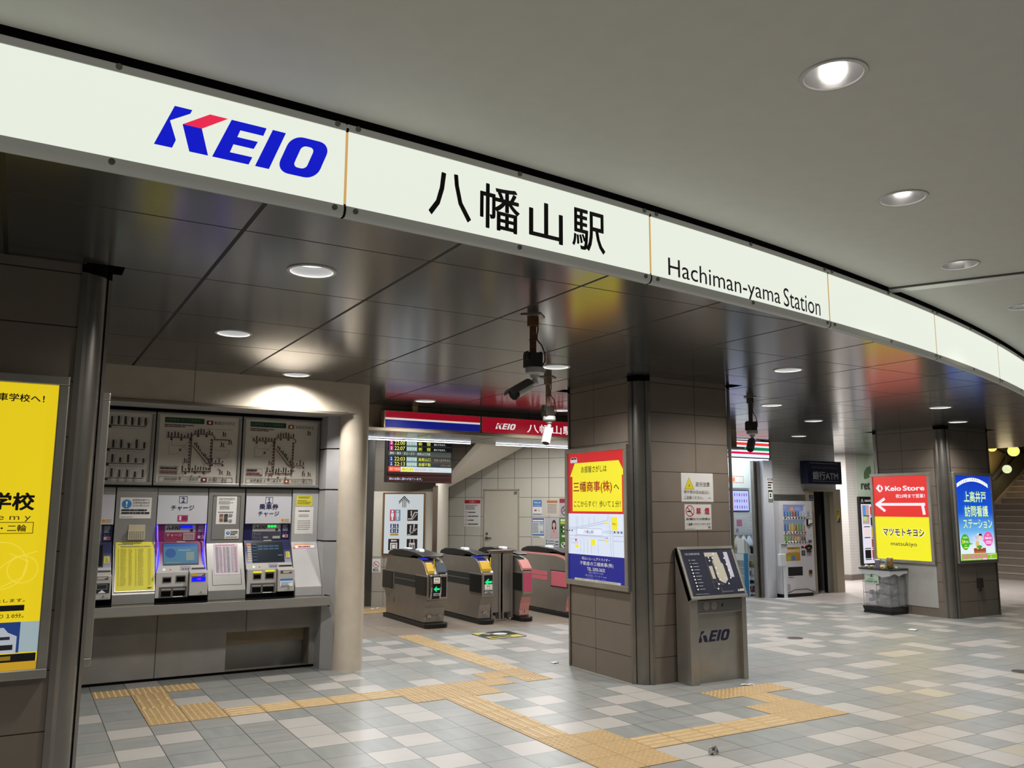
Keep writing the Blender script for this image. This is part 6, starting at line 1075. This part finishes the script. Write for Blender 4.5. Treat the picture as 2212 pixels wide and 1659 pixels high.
for x, y, lab in ((15.2, 6.0, 'added unseen ceiling light round the corner of the cash machine room'), (18.6, 2.0, 'added unseen ceiling light before the stairs'), (16.2, 4.2, 'added unseen ceiling light by the far white corner')):  # unseen lights added to brighten the floor towards the stairs
    t = thing('ceiling_light', lab, 'ceiling light', (x, y, 3.0 if x < 17.6 else 4.4)); z = 3.0 if x < 17.6 else 4.4; b = B(); b.box(x-.15, y-.15, z-.008, x+.15, y+.15, z, whitep); b.obj('frame', t); area(t, (x, y, z-.012), .28, .28, (110 if x < 17.6 else 60)*HALL_W, (1, .97, .95))
# ================================================================ rubbish cage and litter
t = thing('rubbish_cage', 'wire rubbish cage with clear bag and black lid against the right pillar', 'rubbish cage', (11.74, 1.84, 0)); x0, x1, y0, y1 = 11.50, 11.91, 1.56, 2.06
b = B(); b.box(x0-.01, y0-.01, .0, x1+.005, y1+.01, .03, black); b.loft([[(x0, y0, .03), (x1, y0, .03), (x1, y1, .03), (x0, y1, .03)], [(x0-.02, y0-.02, .11), (x1+.01, y0-.02, .11), (x1+.01, y1+.02, .11), (x0-.02, y1+.02, .11)]], black); b.obj('tray', t)
b = B(); b.box(x0-.045, y0-.045, .70, x1+.02, y1+.045, .722, M('lid_green_black', '16201E', .35)); b.obj('lid', t, bevel=.006)
b = B(); wr = M('wire_zinc', '8E8C88', .35, .8)
for z in (.13, .32, .50, .68): b.tube([(x0, y0, z), (x1, y0, z), (x1, y1, z), (x0, y1, z), (x0, y0, z)], .004, wr, 6)
for x, y in ((x0, y0), (x1, y0), (x0, y1), (x1, y1), ((x0+x1)/2, y0), (x0, (y0+y1)/2)): b.tube([(x, y, .1), (x, y, .7)], .004, wr, 6)
b.obj('wire_frame', t)
random.seed(4); b = B(); bg = M('clear_bag', 'B4B6BC', .18, alpha=.42)
def wob(z, e): return [(Q(x0, x1, u)+random.uniform(-e, e), Q(y0, y1, q)+random.uniform(-e, e), z+random.uniform(-e, e)) for u, q in ((.04, .04), (.35, .02), (.65, .03), (.96, .04), (.97, .35), (.97, .65), (.96, .96), (.65, .97), (.35, .97), (.04, .96), (.02, .65), (.02, .35))]
b.loft([wob(z, .012) for z in (.12, .2, .3, .4, .5, .6, .695)], bg); b.obj('bag', t, 80)
b = B(); b.loft([[(p.x, p.y, z) for p in (V((Q(x0-.03, x1+.01, u), Q(y0-.03, y1+.03, q), 0)) for u, q in ((0, 0), (.25, 0), (.5, .0), (.75, 0), (1, 0), (1, .5), (1, 1), (.5, 1), (0, 1), (0, .75), (0, .5), (0, .25)))] if z > .69 else [(Q(x0-.035, x1+.012, u), Q(y0-.035, y1+.03, q), z+dz) for (u, q), dz in zip(((0, 0), (.25, 0), (.5, .0), (.75, 0), (1, 0), (1, .5), (1, 1), (.5, 1), (0, 1), (0, .75), (0, .5), (0, .25)), (.0, .03, -.01, .02, .03, 0, 0, 0, .03, 0, .02, -.03))] for z in (.698, .615)], M('bag_skirt', 'C4C8CE', .2, alpha=.7), False); b.obj('bag_skirt', t, 80)
random.seed(9); b = B()
for k in range(34):
    x, y, z = random.uniform(x0+.07, x1-.07), random.uniform(y0+.07, y1-.07), .165+.36*(k/34)
    c_ = random.choice(['6A6A78', '8E8E94', 'A8A49C', '7A766E', '4A4A58', 'B8B4B0', '8A8070']); b.ball((x, y, z), random.uniform(.045, .07), C(c_), 8, (1, random.uniform(.7, 1), random.uniform(.7, 1.1)), .12)
b.obj('crumpled_waste', label='crumpled waste showing through the clear bag of the rubbish cage', cat='waste', kind='stuff')
fq = F((x0-.012, 0, 0), (0, -1, 0)); b = B(); b.box(-2.01, .475, .0, -1.75, .68, .008, M('card_green_white', 'AFC0B0', .4), fq); cd = b.obj('sign_card', t); p, l = B(), B(); gk = C('1E5A3C')
art(p, fq, [('o', -1.88, .61, .042, .004, gk), ('p', [(-1.90, .58), (-1.86, .58), (-1.86, .64), (-1.885, .635)], gk), ('x', -1.95, .535, -1.84, .55, 1, gk)], .0085); art(l, fq, [('t', 'CLEAN LIFE', -1.985, .495, .21, .028, gk, 'l', .04)], .0085); p.obj('print', cd); l.obj('lettering', cd)
LZ = .723
t = thing('drink_cup', 'purple and grey drink cup with yellow straw on the rubbish cage', 'cup', (11.55, 1.80, LZ)); b = B(); b.lathe([(.001, 0), (.034, 0), (.042, .13), (.001, .13)], (11.55, 1.80, LZ), M('cup_purple', '6A6680', .35), 16); b.obj('cup', t, 50); b = B(); b.lathe([(.044, .13), (.044, .142), (.001, .145)], (11.55, 1.80, LZ), whitep, 16); b.obj('lid', t); b = B(); b.tube([(11.56, 1.79, LZ+.14), (11.55, 1.81, LZ+.24)], .005, C('D8C820'), 6); b.obj('straw', t)
t = thing('drink_can', 'brown and gold can with white top on the rubbish cage lid', 'can', (11.62, 1.62, LZ)); b = B(); b.lathe([(.001, 0), (.04, .002), (.05, .012), (.05, .16), (.042, .172), (.001, .172)], (11.62, 1.62, LZ), M('can_brown', '7A6440', .35, .3, var=.5, vs=22), 18); b.obj('can_body', t, 50); b = B(); b.lathe([(.036, .172), (.036, .185), (.001, .186)], (11.62, 1.62, LZ), whitep, 16); b.obj('lid', t)
t = thing('clear_cup', 'clear plastic cup with blue mark behind the purple cup', 'cup', (11.63, 1.74, LZ)); b = B(); b.lathe([(.001, 0), (.032, 0), (.04, .15), (.036, .15), (.03, .01)], (11.63, 1.74, LZ), M('cup_clear', 'C8D0C8', .15, alpha=.45), 16); b.obj('cup', t, 50); b = B(); b.ball((11.605, 1.73, LZ+.10), .022, C('2A50A0'), 8); b.obj('blue_mark', t)
for (x, y), r, col, lab in (((11.52, 1.69), .045, 'C8B078', 'crumpled yellow and red wrapper between the cups on the cage lid'), ((11.54, 1.90), .034, 'B8B060', 'small yellow crumpled wrapper left of the purple cup'), ((11.53, 2.0), .035, 'C8C4C0', 'crumpled white tissue at the left end of the cage lid'), ((11.68, 1.555), .026, 'C4C4C0', 'small white crumpled scrap at the right end of the cage lid')):
    b = B(); b.ball((x, y, LZ+r*.62), r, M('wrap_'+col, col, .4, var=.35, vs=40), 10, (1, 1, .75), .2); b.obj('wrapper', label=lab, cat='wrapper', group='litter on the cage lid')
random.seed(5); b = B(); fo = M('foil', 'C0C0C0', .2, .9); b.ball((3.57, -2.71, .024), .034, fo, 10, (1.1, .8, .8), .38); b.obj('foil_ball', label='crumpled silver foil ball on the floor at bottom right', cat='litter')
def scrap(x, y, l, w_, a, lab):
    b = B(); d = V((math.cos(a), math.sin(a), 0)); n = V((-d.y, d.x, 0)); c_ = V((x, y, .0)); b.loft([[c_+d*(l*(k/4-.5))+n*s_*w_/2+V((0, 0, z+.004+.006*(k % 2))) for s_, z in ((-1, 0), (1, 0), (1, .003), (-1, .003))] for k in range(5)], M('scrap_white', 'D8D8D8', .5)); b.obj('paper_scrap', label=lab, cat='paper scrap')
scrap(5.49, -1.17, .13, .035, -.45, 'white folded paper strip on the paving before the map stand'); scrap(10.3, .37, .13, .10, .3, 'small white paper on the floor before the right pillar'); scrap(4.50, .70, .08, .05, .2, 'white scrap on the floor by the left foot of centre pillar'); scrap(4.60, 6.3, .2, .06, .3, 'white scrap on the floor inside the gates by the dark post')
for x, y, lab in ((8.24, .66, 'round dark floor cover in the middle of the right floor'), (8.52, -2.10, 'round dark floor cover cut by the right picture edge')):
    t = thing('floor_cover', lab, 'floor cover', (x, y, 0), 'round covers in the floor'); b = B(); b.lathe([(.001, .004), (.085, .004), (.09, .0)], (x, y, 0), M('cover_iron', '3A3430', .5, .5), 28); b.obj('plate', t); b = B(); b.lathe([(.09, .002), (.095, .005), (.102, .005), (.106, 0)], (x, y, 0), M('cover_ring', '5A544C', .4, .6), 28); b.obj('rim', t)
t = thing('floor_sticker', 'black and yellow floor sticker with a white emblem before the gates', 'floor sticker', (4.95, 2.78, 0)); f0 = F((4.95, 2.78, .0), (1, 0, 0), (0, 1, 0)); yk = C('B8A830')
b = B(); art(b, f0, [('p', [(-.24, -.30), (.26, -.30), (.30, -.26), (.30, .22), (.26, .27), (-.24, .27), (-.28, .22), (-.28, -.26)], ink)], .004); b.obj('sticker', t); b = B(); art(b, f0, [('r', -.24, -.28, .26, -.10, yk), ('p', [(-.26, .26), (-.02, .26), (-.26, .06)], yk), ('l', [(-.2, .25), (-.1, .05)], .03, C('C8C4B8')), ('l', [(-.12, .25), (-.02, .05)], .03, C('C8C4B8')), ('e', .06, .04, (.10, .09), C('CFCDC0')), ('x', -.20, -.24, .22, -.14, 1, ink, .7)], .005); b.obj('print', t)
